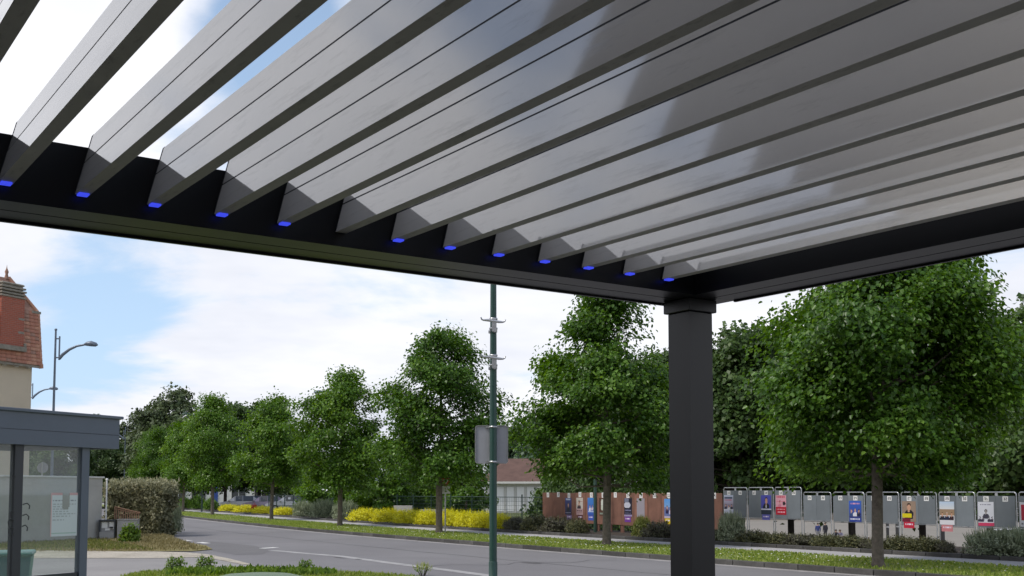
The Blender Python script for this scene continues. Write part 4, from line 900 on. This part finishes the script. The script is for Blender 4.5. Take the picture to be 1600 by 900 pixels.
# ------------------------------------------------------------------ garden wall, boxes, hedge
wa = spot(158, 843, 0); wa = Vector((wa.x, wa.y, 0))
gw = empty('garden_wall', wa, srz, 'grey rendered garden wall with white coping seen behind the bus shelter', 'wall')
zw = 1.7+(769.9-745)/CF*wa.y
mb = MB(); mb.box(-16, 0, 0, .2, -.1, zw-.35); mb.box(-16, -.002, .008, .192, zw-.352, zw-.342); mb.box(-16, 0, 0, .2, zw-.34, zw-.06); mb.build('wall_face', m_render, gw)
mb = MB(); mb.box(-16, .05, -.05, .25, zw-.06, zw, bev=.008); mb.build('coping', m_coping, gw)
# small cabinets
cb = spot(171, 843, 0); cab = empty('meter_cabinet', (cb.x, cb.y-.3, 0), .12, 'open fronted grey cabinet with papers beside the end of the garden wall', 'cabinet')
kpx = (cb.y-.3)/CF
def zc2(v): return 1.7+(769.9-v)*kpx
w = 25*kpx; h0, h1 = .05, zc2(812)
mb = MB(); mb.box(-w/2, -w/2+.04, 0, .35, h0, h1); mb.box(w/2-.04, w/2, 0, .35, h0, h1); mb.box(-w/2+.04, w/2-.04, 0, .35, h1-.05, h1); mb.box(-w/2+.04, w/2-.04, 0, .35, h0, h0+.22); mb.build('frame', m_sheld, cab)
mb = MB(); mb.box(-w/2+.04, w/2-.04, .12, .14, h0+.22, h1-.05); mb.build('back_panel', m_cabinet, cab)
mb = MB(); mb.box(-w/2+.04, w/2-.04, -.012, -.002, h0, h0+.24); mb.build('front_panel', m_cabinet, cab)
for x, z, ww, hh in ((-.1, h1-.3, .2, .22), (.15, h1-.34, .17, .27), (.0, h0+.28, .16, .08)):
    mb = MB(); mb.box(x-ww/2, x+ww/2, .1, .118, z, z+hh); mb.build('paper', m_paper, cab)
mb = MB(); mb.box(.08, .2, .06, .11, h0+.36, h0+.42); mb.build('switch', m_iron, cab)
cb2 = at(199, 812, cb.y-.25); cab2 = empty('utility_box', (cb2.x, cb2.y, 0), .12, 'closed grey utility box below the brown slatted rack', 'box')
w = 30*kpx; mb = MB(); mb.box(-w/2, w/2, 0, .4, 0, h1, bev=.01); mb.build('body', m_cabinet, cab2)
mb = MB(); mb.box(-w/2+.12, w/2-.04, -.012, -.001, .1, h1-.06, bev=.004); d_ = mb.build('door', m_cabinet, cab2)
mb = MB(); mb.box(-w/2-.02, w/2+.02, -.03, .42, h1+.001, h1+.025); mb.build('top', m_cabinet, cab2)
rk = empty('slatted_rack', (cb2.x-.02, cb2.y+.1, h1+.03), .12, 'brown slatted rack leaning on top of the grey utility box', 'rack')
w = 38*kpx; hL, hR = 19*kpx, 12*kpx
for k in range(11):
    f = k/10; x = -w/2+.04+f*(w-.1); hh = hL*.85+(hR-hL)*.6*f
    mb = MB(); mb.box(x-.014, x+.014, 0, .02, 0, hh); mb.build('slat', m_woodr, rk)
mb = MB(); mb.tube([(-w/2-.02, .01, hL), (w/2, .01, hR*.75)], .022, 6); mb.tube([(-w/2-.02, .01, 0), (-w/2-.02, .01, hL)], .018, 6); mb.tube([(-w/2, .01, hL*.83), (w/2-.05, .01, hR*.62)], .014, 6); mb.build('rail', m_woodr, rk, fix=False)
pq = at(165.5, 812, cb.y-.1); wpz = empty('white_pipe', (pq.x, pq.y, 0), 0, 'thin white pipe standing beside the garden wall end', 'pipe')
mb = MB(); mb.tube([(0, 0, 0), (0, 0, zc2(748))], .03, 8); mb.build('tube', m_white, wpz, fix=False); mb = MB(); mb.lathe([(.045, zc2(748)-.05), (.045, zc2(748)), (0, zc2(748)+.02)], 10); mb.build('pipe_cap', m_white, wpz, fix=False)
# hedge
def hedge(u0, u1, Y, depth, z1, name, label):
    rg = np.random.default_rng(21); a = at(u0, 800, Y); b = at(u1, 800, Y); Lh = b.x-a.x
    r = empty(name, ((a.x+b.x)/2, Y+depth/2, 0), 0, label, 'hedge')
    n = 15000; x = rg.uniform(-Lh/2, Lh/2, n); y = rg.uniform(-depth/2, depth/2, n); z = np.power(rg.uniform(0, 1, n), .8)*z1*.97
    face = rg.uniform(0, 1, n); fr = face < .55; y[fr] = -depth/2+np.abs(rg.normal(0, .12, fr.sum())); rt = (face >= .55) & (face < .75); x[rt] = Lh/2-np.abs(rg.normal(0, .12, rt.sum()))
    y += .13*np.sin(x*3.1+z*2)+.1*np.sin(x*7+z*4.3); x += .12*np.sin(z*4+y*3)
    ncl = 230; ci = rg.integers(0, ncl, n); jit = rg.normal(0, .05, (ncl, 3))
    pos = np.stack([x, y, z], 1)+jit[ci]; bare = (np.sin(x*5.5+1)*np.sin(z*1.5+2) > .72) & (z < z1*.55); pos = pos[~bare]; n = len(pos)
    ow = np.stack([.2*np.ones(n), -np.ones(n), .2*np.ones(n)], 1)
    leafmesh('foliage', pos, ow+rg.normal(0, .8, (n, 3)), np.array([[0, 0, -.5]])+rg.normal(0, .7, (n, 3)), .12*rg.uniform(.6, 1.3, n), rg.uniform(0, 1, n), m_hedge, False, r, .32)
    m = 11000; x = rg.uniform(-Lh/2-.1, Lh/2+.15, m); y = rg.uniform(-depth/2-.1, depth/2, m); z = z1*.80+rg.uniform(0, .62, m)*rg.uniform(.15, 1, m)
    leafmesh('new_growth', np.stack([x, y, z], 1), rg.normal(0, 1, (m, 3)), np.stack([rg.normal(0, .5, m), rg.normal(0, .5, m)-.2, np.ones(m)], 1), .14*rg.uniform(.5, 1.5, m), rg.uniform(0, 1, m), m_hedgetop, False, r, .16)
    mb = MB()
    for k in range(14):
        xx = -Lh/2+.2+k*(Lh-.4)/13; mb.tube([(xx, rg.uniform(-.3, .3), 0), (xx+rg.uniform(-.2, .2), rg.uniform(-.3, .3), z1*.8)], [.045, .015], 6, cap=False)
    mb.build('stems', m_bark, r, fix=False)
    return r
HY = spot(225, 839, 0).y
hedge(166, 250, HY, 2.0, 1.7+(769.9-757)/CF*HY, 'clipped_hedge', 'clipped olive hedge with pale new shoots beside the grey utility box')
nw1 = make_shrub('nettle_clump', 25, .45, .4, .75, 900, .15, m_fresh, label='bright green nettle clump in front of the grey utility box', cat='weed'); q = spot(203, 848, .02); nw1.location = q; nw1.scale = (.68, .68, .8)
sS = copy_tree(lS); sS.location = at(272, 800, HY+4); sS.location.z = 0; sS.scale = (.45, .45, 1.5); sS['label'] = 'thin grey green shrub right of the clipped hedge'

# ------------------------------------------------------------------ house on the left
HYd = 46.0
hc = at(48, 640, HYd)                         # right front corner of the wall
hz = math.atan2(EV.y, EV.x)
hs = empty('house', (hc.x, hc.y, 0), hz, 'beige house with red tiled hip roof and brick chimney at the left edge', 'house')
def zh(v, Y=HYd): return 1.7+(769.9-v)/CF*Y
ze = zh(571)
mb = MB(); mb.box(-7, 0, 0, 7, -.1, ze); mb.build('wall', m_house, hs)
px = HYd/CF
ov = .22
# roof: steep hip with a flared knee, ridge back from the eaves
k1 = (-.02, .62, zh(488)); e1 = (ov, -ov, ze-.02)
zr = zh(436)
rf_ = MB()
A = [(-7-ov, -ov, ze), (ov, -ov, ze), (ov, 7+ov, ze), (-7-ov, 7+ov, ze)]
B = [(-7.1, -.1, zh(487)), (.1, -.1, zh(487)), (.1, 6.9, zh(487)), (-7.1, 6.9, zh(487))]
Cc = [(-6.3, .75, zr+.05), (-.65, .75, zr+.05)]
rf_.add(A+B+Cc, [(0, 1, 5, 4), (1, 2, 6, 5), (2, 3, 7, 6), (3, 0, 4, 7), (4, 5, 9, 8), (5, 6, 9), (6, 7, 8, 9), (7, 4, 8), (3, 2, 1, 0)])
roof = rf_.build('roof', m_tile3, hs)
# individual tiles on the front slope
tb = MB(); T = 8
prof = [(-.14+.28*i/T, .028*math.sin(math.pi*i/T)**.8+(.012 if i in (0, T) else 0)) for i in range(T+1)]
vs = [(x, 0, z+.055) for x, z in prof]+[(x, .34, z+.02) for x, z in prof]+[(x, 0, z+.015) for x, z in prof]
fs = [(i, i+1, T+2+i, T+1+i) for i in range(T)]+[(2*(T+1)+i, 2*(T+1)+i+1, i+1, i) for i in range(T)]
tb.add(vs, fs, 0, False); tile = tb.build('tile', m_tile, roof, fix=False)
tile_b = tile.data.copy(); tile_b.materials[0] = m_tile2; tile_c = tile.data.copy(); tile_c.materials[0] = m_tile3
v1 = Vector(B[0])-Vector(A[0]); up_s = Vector((0, B[1][1]-A[1][1], zh(487)-ze)); slope = math.atan2(up_s.z, up_s.y); ls = up_s.length; used_t = False
nrow = 15
for r in range(nrow):
    f = r/nrow; xr = ov+(.1-ov)*f; y = -ov+up_s.y*f; z = ze+up_s.z*f
    for c in range(12):
        x = xr-.13-.25*c
        if x < -2.6: break
        dta = random.choices([tile.data, tile_b, tile_c], [.5, .35, .15])[0]
        if not used_t: o = tile; used_t = True
        else: o = bpy.data.objects.new('tile', dta); COL.objects.link(o); o.parent = roof
        o.location = (x+random.uniform(-.01, .01), y-.015, z+.005); o.rotation_euler = (slope+random.uniform(-.03, .03), 0, random.uniform(-.02, .02)); o.scale = (.93, ls/nrow/.29, 1)
mb = MB()
for k in range(12):
    f0, f1 = k/12, (k+1)/12+.02; a = Vector(A[1]).lerp(Vector(B[1]), f0); b = Vector(A[1]).lerp(Vector(B[1]), min(1, f1)); mb.tube([a+Vector((.0, -.02, .03)), b+Vector((0, -.02, .05))], [.085, .07], 8)
mb.tube([Vector(B[1])+Vector((0, 0, .03)), Vector(Cc[1])+Vector((0, 0, .03))], [.08, .08], 8); mb.tube([Vector(A[1])+Vector((.02, -.03, -.1)), Vector(A[1])+Vector((.0, -.02, .07))], [.09, .1], 8); mb.build('hip_ridge', m_tile2, roof, fix=False)
mb = MB(); mb.box(-7-ov+.03, ov-.03, -ov-.05, -ov+.03, ze-.1, ze-.004); mb.build('eaves_board', m_cement, roof)
for x in (-.25, -.85, -1.45, -2.05):
    mb = MB(); mb.box(x-.045, x+.045, -ov+.05, -.002, ze-.14, ze-.03); mb.build('rafter_end', m_coping, roof)
mb = MB(); mb.box(-.25, .2, -.2, -.02, zh(489), zh(487)+.05); mb.build('knee_flashing', m_cement, roof)
# chimney
xc1 = -.78; xc0 = xc1-1.12; yc0, yc1 = -.36, .35
ch = MB(); ch.box(xc0, xc1, yc0, yc1, zh(549), zh(471)); chim = ch.build('chimney', m_brick, roof)
mb = MB(); mb.box(xc0-.9, xc1+.1, yc0-.08, yc0+.1, zh(553), zh(546)); mb.box(xc1+.0, xc1+.1, yc0-.06, yc1, zh(553), zh(540)); mb.build('flashing', m_cement, chim)
zq = zh(472)
for k in range(4):
    e = .03 if k % 2 else .05; h = .17
    mb = MB(); mb.box(xc0-e, xc1+e, yc0-e, yc1+e, zq+k*.125, zq+k*.125+.075, bev=.015); mb.box(xc0+.06, xc1-.06, yc0+.06, yc1-.06, zq+k*.125+.076, zq+k*.125+.124); mb.build('cap_course', m_cement, chim)
mb = MB(); mb.box(xc0+.02, xc1-.02, yc0, yc1, zq+.5, zq+.6, bev=.04); mb.build('cap_slab', m_cement, chim)
for zf in (zh(505), zh(526)):
    mb = MB(); mb.box(xc1-.28, xc1+.004, yc0-.006, yc0+.05, zf, zf+.09); mb.build('mortar_patch', m_cement, chim)
mb = MB(); q = at(10, 430, HYd+3.0); lx = -1.0
mb.lathe([(.1, zr), (.05, zr+.2), (.08, zr+.3), (.02, zr+.45), (.0, zr+.6)], 10, cen=(-.75, .75)); mb.build('finial', m_tile3, roof, fix=False)

# round sign seen from the back, behind the wall
q = at(66.5, 731, 48); rs = empty('round_sign', (q.x, q.y, 0), .1, 'round road sign seen from behind through the shelter glass above the wall', 'road sign')
mb = MB(); mb.tube([(0, -.05, 0), (0, -.05, 3.0)], .03, 8); mb.build('post', m_steel, rs, fix=False)
mb = MB(); mb.tube([(0, 0, 2.76), (0, .01, 2.76)], [.23, .23], 24); d_ = mb.build('disc', m_signback, rs, fix=False)

# ------------------------------------------------------------------ far buildings
q = at(775, 770, 97)
gg = empty('garage_building', (q.x, q.y, 0), R(-3), 'white garage building with brown roof right of the green pole', 'building')
k = 97/CF; zE = 1.7+(769.9-753)*k; zR = 1.7+(769.9-715)*k
m_gwall = mat('garage_wall', (.52, .52, .51), .8, var=.06)
mb = MB(); mb.box(-.9, 9, 0, 7, -.1, zE-.02); mb.build('wall', m_gwall, gg)
mb = MB(); mb.add([(-1.4, -.5, zE), (9.4, -.5, zE), (9.4, 7.5, zE), (-1.4, 7.5, zE), (.6, 3.5, zR), (9.4, 3.5, zR)], [(0, 1, 5, 4), (1, 2, 5), (2, 3, 4, 5), (3, 0, 4), (3, 2, 1, 0)]); ro = mb.build('roof', m_broof, gg)
mb = MB(); mb.box(-1.4, 9.4, -.56, -.502, zE-.16, zE+.02); mb.build('gutter', m_coping, ro)
for i in range(8):
    x = .05+i*.87
    mb = MB(); mb.box(x, x+.62, -.035, -.004, .1, zE-.42, bev=.01); dd = mb.build('door', m_doorw, gg)
    mb = MB(); mb.box(x+.65, x+.83, -.07, -.004, .0, zE-.3); mb.build('pillar', m_gwall, gg)
mb = MB(); mb.box(-.9, 9, -.09, -.004, zE-.3, zE-.18); mb.build('lintel', m_white, gg)
q = at(262, 770, 150)
wb_ = empty('white_building', (q.x, q.y, 0), R(8), 'long white building with grey windows half hidden behind the far verge trees', 'building')
m_blued = mat('blue_door_paint', (.04, .09, .35), .5)
mb = MB(); mb.box(-4, 17, 0, 8, -.1, 3.9); mb.build('wall', m_white, wb_)
mb = MB(); mb.box(-4.2, 17.2, -.2, 8.2, 3.901, 4.2); mb.build('roof', m_cement, wb_)
for i, x in enumerate((-2.6, .4, 3.0, 8.2, 11.2, 14.0)):
    mb = MB(); mb.box(x, x+2.0, -.05, -.003, .7, 2.6); f = mb.build('window', m_coping, wb_)
    mb = MB(); mb.box(x+.1, x+.95, -.07, -.051, .8, 2.5); mb.box(x+1.05, x+1.9, -.07, -.051, .8, 2.5); mb.build('pane', m_cglass, f)
mb = MB(); mb.box(5.6, 6.5, -.06, -.003, 0, 2.7); mb.build('door', m_blued, wb_)
# low pale wall behind the fence
q = at(640, 790, 62); lw = empty('low_wall', (q.x, q.y, 0), R(-8), 'low pale wall with a dark gap behind the mesh fence', 'wall')
mb = MB(); mb.box(-.9, .15, 0, .15, -.1, 1.0); mb.box(.6, 1.9, 0, .15, -.1, .8); mb.build('wall_face', m_render, lw)
# far beige building beyond the court
q = at(1120, 800, 205)
fbz = hgt(q.x, q.y)
fb_ = empty('hall', (q.x, q.y, fbz), R(0), 'long low beige hall far beyond the sandy court', 'building')
mb = MB(); mb.box(4, 75, 0, 6, -.2, 4.2); mb.build('wall', mat('hall_render', (.22, .2, .175), .9, var=.12, scale=.15), fb_); mb = MB(); mb.box(3.5, 75.5, -.5, 6.5, 4.201, 4.5); mb.build('roof', m_broof, fb_)

# mesh fence behind the bed
fz = empty('mesh_fence', (0, 0, 0), 0, 'dark green mesh fence with slim posts behind the golden shrubs', 'fence')
fz_pts = [so(s, Ksm(s)+8.6, 0) for s in np.arange(34.5, 92, 2.5)]
mbp_ = MB(); mbp_.box(-.03, .03, -.03, .03, 0, 1.62); fpost = None
for p in fz_pts:
    if fpost is None: fpost = mbp_.build('fence_post', m_fence, fz); fpost.location = p
    else: inst('fence_post', fpost, fz, p)
for i in range(len(fz_pts)-1):
    a, b = fz_pts[i], fz_pts[i+1]; mb = MB()
    for z in np.linspace(.15, 1.5, 8): mb.tube([a+Vector((0, 0, z)), b+Vector((0, 0, z))], .006 if z < 1.45 else .016, 4, cap=False)
    for f in np.linspace(.06, .94, 14): pq_ = a.lerp(b, f); mb.tube([pq_+Vector((0, 0, .12)), pq_+Vector((0, 0, 1.5))], .004, 4, cap=False)
    mb.build('mesh_panel', m_fence, fz, fix=False)

# ------------------------------------------------------------------ cars
def make_car(name, label, paint, wagon=False):
    r = empty(name, (0, 0, 0), 0, label, 'car', 'cars parked behind the shrubs')
    # stations along x (front = +x): (x, half width, z_low, z_shoulder, z_roof, half width roof)
    if wagon: S = [(-2.15, .72, .42, .80, .82, .70), (-2.08, .82, .32, .95, 1.30, .58), (-1.5, .86, .28, .95, 1.47, .60), (-.3, .87, .27, .94, 1.50, .62), (.35, .87, .27, .93, 1.44, .60), (1.05, .86, .28, .92, .94, .68), (1.75, .83, .3, .82, .83, .66), (2.1, .72, .35, .68, .69, .6), (2.16, .6, .42, .6, .61, .5)]
    else: S = [(-2.0, .70, .42, .78, .80, .66), (-1.92, .80, .32, .92, .96, .62), (-1.35, .84, .28, .93, 1.36, .56), (-.4, .85, .27, .92, 1.43, .58), (.25, .85, .27, .91, 1.38, .57), (.95, .84, .28, .90, .92, .66), (1.6, .81, .3, .80, .81, .64), (1.92, .70, .35, .66, .67, .58), (1.98, .58, .42, .58, .59, .48)]
    vs = []
    for x, w, zl, zsh, zr_, wr in S: vs += [(x, -w*.94, zl), (x, -w, (zl+zsh)/2), (x, -w*.96, zsh), (x, -wr, zr_), (x, wr, zr_), (x, w*.96, zsh), (x, w, (zl+zsh)/2), (x, w*.94, zl)]
    fs = []; n = len(S)
    for i in range(n-1):
        for k in range(8): fs.append((i*8+k, i*8+(k+1) % 8, i*8+8+(k+1) % 8, i*8+8+k))
    fs += [tuple(range(8)), tuple(reversed(range((n-1)*8, n*8)))]
    mb = MB(); mb.add(vs, fs, 0, False); body = mb.build('body', paint, r)
    # windows: quads slightly proud of the greenhouse
    def win(nm, q4, e=.012, k=.95):
        q4 = [Vector(q) for q in q4]; c = sum(q4, Vector())/4; nn = (q4[1]-q4[0]).cross(q4[3]-q4[0]).normalized()
        if nn.dot(c-Vector((0, 0, .9))) < 0: nn = -nn
        q4 = [c+(q-c)*k+nn*e for q in q4]; mb = MB(); mb.add(q4+[q-nn*.01 for q in q4], [(0, 1, 2, 3), (4, 5, 1, 0), (5, 6, 2, 1), (6, 7, 3, 2), (7, 4, 0, 3)]); mb.build(nm, m_cglass, r)
    V = lambda i, k: vs[i*8+k]
    win('windscreen', [V(5, 3), V(5, 4), V(4, 4), V(4, 3)]); win('rear_window', [V(1, 3), V(1, 4), V(2, 4), V(2, 3)] if not wagon else [V(0, 3), V(0, 4), V(1, 4), V(1, 3)])
    for k0, k1 in ((2, 3), (5, 4)):
        for i in ((2, 3, 4) if not wagon else (1, 2, 3, 4)): win('side_window', [V(i, k0), V(i+1, k0), V(i+1, k1), V(i, k1)])
    for x in (1.25, -1.25):
        for y in (-.80, .80):
            mb = MB(); mb.tube([(x, y-.1, .31), (x, y+.1, .31)], .31, 18); wh = mb.build('wheel', m_tyre, r, fix=False)
            mb = MB(); mb.tube([(x, y-.106, .31), (x, y+.106, .31)], .18, 12); mb.build('rim', m_steel, wh, fix=False)
    for y in (-.5, .5):
        mb = MB(); xx = S[-2][0]; mb.box(xx-.12, xx+.03, y-.16, y+.16, .56, .68, bev=.02); mb.build('headlight', m_signback, r)
        mb = MB(); xx = S[0][0]; mb.box(xx-.02, xx+.06, y*1.2-.1, y*1.2+.1, .68, .82, bev=.02); mb.build('tail_light', redm, r)
        mb = MB(); mb.box(.72, .88, y*2*.9-.06, y*2*.9+.06, .9, 1.02, bev=.02); mb.build('mirror', paint, r)
    return r
paint = lambda nm, c: mat(nm, c, .3, metal=.3, coat=.6)
hd = math.atan2(-.35, -.94)
c1 = make_car('parked_car', 'grey hatchback, leftmost of the parked cars behind the golden shrubs', paint('car_grey', (.30, .31, .33)))
c2 = make_car('parked_car', 'silver estate car, rightmost of the parked cars', paint('car_silver', (.42, .44, .48)), True)
def putcar(o, u, Y, rz):
    q = at(u, 790, Y); o.location = (q.x, q.y, hgt(q.x, q.y)); o.rotation_euler = (0, 0, rz)
putcar(c1, 372, 104, hd-.1); putcar(c2, 453, 101, hd-.2)
def recolour(o, m):
    for ch in o.children:
        if ch.name.startswith('body') or ch.name.startswith('mirror'):
            ch.data = ch.data.copy(); ch.data.materials[0] = m
c3 = copy_tree(c1); recolour(c3, paint('car_mauve', (.20, .17, .24))); putcar(c3, 411, 101, hd-.15); c3['label'] = 'mauve hatchback parked in the middle behind the narrow verge trunk'
c4 = copy_tree(c1); recolour(c4, paint('car_sand', (.42, .34, .31))); putcar(c4, 390, 110, hd-.1); c4['label'] = 'sand coloured car half hidden between the grey and mauve cars'
c5 = copy_tree(c1); recolour(c5, paint('car_white', (.75, .76, .78))); putcar(c5, 1592, 62, .1); c5['label'] = 'white car on the court glimpsed below the right end board'; c5['group'] = 'cars parked on the court'

# ------------------------------------------------------------------ people on the court
def cloth_mat(name, bands):
    m = bpy.data.materials.new(name); m.use_nodes = True; t = m.node_tree; b = t.nodes['Principled BSDF']; b.inputs['Roughness'].default_value = .85
    co = N(t, 'ShaderNodeTexCoord'); sx = N(t, 'ShaderNodeSeparateXYZ'); L(t, co.outputs['Object'], sx.inputs[0])
    r = N(t, 'ShaderNodeValToRGB'); r.color_ramp.interpolation = 'CONSTANT'; L(t, M(t, 'DIVIDE', sx.outputs[2], 2.0), r.inputs[0])
    for i, (z, c) in enumerate(bands):
        if i < 2: e = r.color_ramp.elements[i]; e.position = z/2
        else: e = r.color_ramp.elements.new(z/2)
        e.color = (*c, 1)
    L(t, r.outputs[0], b.inputs['Base Color']); return m
def person(loc, rz, label, jacket, trousers, hair, pose='stand'):
    r = empty('person', loc, rz, label, 'person', 'people on the court behind the boards')
    if pose == 'stand':
        J = dict(pel=(0, 0, .95), sp=(0, .01, 1.2), chest=(0, .01, 1.4), neck=(0, 0, 1.53), head=(0, -.02, 1.63), top=(0, -.01, 1.74), lh=(-.1, 0, .9), lk=(-.12, -.02, .5), la=(-.13, .02, .09), lt=(-.14, -.14, .04), rh=(.1, 0, .9), rk=(.11, -.03, .5), ra=(.12, .02, .09), rt=(.13, -.14, .04), ls=(-.19, .01, 1.42), le=(-.25, .03, 1.14), lw=(-.24, -.05, .9), lf=(-.23, -.08, .79), rs=(.19, .01, 1.42), re=(.25, .03, 1.14), rw=(.24, -.05, .9), rf=(.23, -.08, .79))
    else:
        J = dict(pel=(0, 0, .5), sp=(0, -.03, .75), chest=(0, -.08, .95), neck=(0, -.1, 1.08), head=(0, -.13, 1.18), top=(0, -.12, 1.29), lh=(-.1, -.04, .47), lk=(-.12, -.45, .5), la=(-.12, -.42, .09), lt=(-.12, -.58, .04), rh=(.1, -.04, .47), rk=(.12, -.45, .5), ra=(.12, -.42, .09), rt=(.12, -.58, .04), ls=(-.19, -.08, .97), le=(-.24, -.2, .74), lw=(-.16, -.42, .76), lf=(-.14, -.52, .76), rs=(.19, -.08, .97), re=(.24, -.2, .74), rw=(.16, -.42, .76), rf=(.14, -.52, .76))
    rad = dict(pel=.145, sp=.14, chest=.155, neck=.058, head=.095, top=.08, lh=.1, lk=.065, la=.045, lt=.04, ls=.075, le=.052, lw=.036, lf=.04)
    ks_ = list(J); Ed = [('pel', 'sp'), ('sp', 'chest'), ('chest', 'neck'), ('neck', 'head'), ('head', 'top')]
    for s in 'lr': Ed += [('pel', s+'h'), (s+'h', s+'k'), (s+'k', s+'a'), (s+'a', s+'t'), ('chest', s+'s'), (s+'s', s+'e'), (s+'e', s+'w'), (s+'w', s+'f')]
    me = bpy.data.meshes.new('body'); me.from_pydata([J[k] for k in ks_], [(ks_.index(a), ks_.index(b)) for a, b in Ed], [])
    o = bpy.data.objects.new('body', me); COL.objects.link(o); o.parent = r
    sm = o.modifiers.new('skin', 'SKIN'); sm.use_smooth_shade = True
    for i, k in enumerate(ks_):
        rv = rad.get(k, rad.get('l'+k[1:], .05)); sv = me.skin_vertices[0].data[i]; sv.radius = (rv*1.15 if k in ('pel', 'sp', 'chest') else rv, rv*.8 if k in ('pel', 'sp', 'chest') else rv); sv.use_root = (k == 'pel')
    su = o.modifiers.new('sub', 'SUBSURF'); su.levels = 1; su.render_levels = 1
    sk = (.45, .28, .2)
    if pose == 'stand': bands = [(0, (.03, .03, .03)), (.08, trousers), (.97, jacket), (1.5, sk), (1.7, hair)]
    else: bands = [(0, (.03, .03, .03)), (.08, trousers), (.58, jacket), (1.06, sk), (1.23, hair)]
    me.materials.append(cloth_mat('clothing', bands))
    mb = MB(); z = J['head'][2]; y = J['head'][1]; mb.lathe([(.112, z+.02), (.115, z+.07), (.09, z+.13), (.0, z+.16)], 12, cen=(0, y+.02)); mb.build('hair', mat('hair', hair, .8), r, fix=False)
    return r
PY = 117
def putp(u, Y): q = at(u, 800, Y); return (q.x, q.y, hgt(q.x, q.y)+.01)
person(putp(1277.5, PY), 2.9, 'person in a blue jacket and grey trousers standing below boards 21-22', (.03, .045, .16), (.2, .2, .23), (.06, .045, .035))
person(putp(1289, PY+2), 3.4, 'person in dark clothes standing right of the one in the blue jacket', (.03, .03, .04), (.04, .04, .05), (.05, .04, .03))
def table(u, Y, w, rz, label):
    r = empty('picnic_table', putp(u, Y), rz, label, 'table', 'picnic tables on the court')
    for y in (-.24, 0, .24):
        mb = MB(); mb.box(-w/2, w/2, y-.11, y+.11, .72, .76); mb.build('plank', m_wood, r)
    for y in (-.68, .68):
        mb = MB(); mb.box(-w/2, w/2, y-.14, y+.14, .42, .46); mb.build('seat', m_wood, r)
    for x in (-w/2+.25, w/2-.25):
        mb = MB(); mb.box(x-.04, x+.04, -.75, .75, .36, .415); mb.box(x-.04, x+.04, -.3, .3, .66, .715); mb.tube([(x, -.6, 0), (x, -.2, .7)], .045, 6); mb.tube([(x, .6, 0), (x, .2, .7)], .045, 6); mb.build('trestle', m_woodr, r)
    return r
table(1309, 100, 1.5, .1, 'picnic table with two people seated, below board 23'); table(1341, 98, 2.0, .05, 'empty picnic table below the blue poster with three figures')
q = Vector(putp(1306, 100.4)); person(q+Vector((0, .3, 0)), .1, 'person in a black top seated at the left of the picnic table', (.03, .03, .035), (.05, .05, .07), (.05, .04, .03), 'sit')
q = Vector(putp(1313, 100.4)); person(q+Vector((0, .3, 0)), -.1, 'person in a mauve top seated at the right of the picnic table', (.2, .19, .27), (.05, .05, .08), (.1, .07, .05), 'sit')
# dark bollards on the court
q = at(1474, 853, 40); mb0 = None
for u, v, Y, lab in [(1473.5, 853, 33.5, 'black bollard below the poster of people in suits'), (1387, 836, 46, 'black bollard right of the large verge trunk'), (1403, 838, 44, 'thicker black bollard left of the board with the yellow band poster'), (1571, 842, 36, 'black bollard among the silvery shrubs')]:
    q = at(u, v, Y); b = empty('bollard', (q.x, q.y, hgt(q.x, q.y)), 0, lab, 'bollard', 'black bollards along the court edge')
    mb = MB(); w = .06 if u != 1403 else .085; mb.lathe([(w, -.05), (w, .95), (w*.8, 1.0), (0, 1.02)], 12); mb.build('shaft', m_iron, b, fix=False)
    mb = MB(); mb.lathe([(w+.012, .8), (w+.012, .86)], 12); mb.build('band', m_steel, b, fix=False)
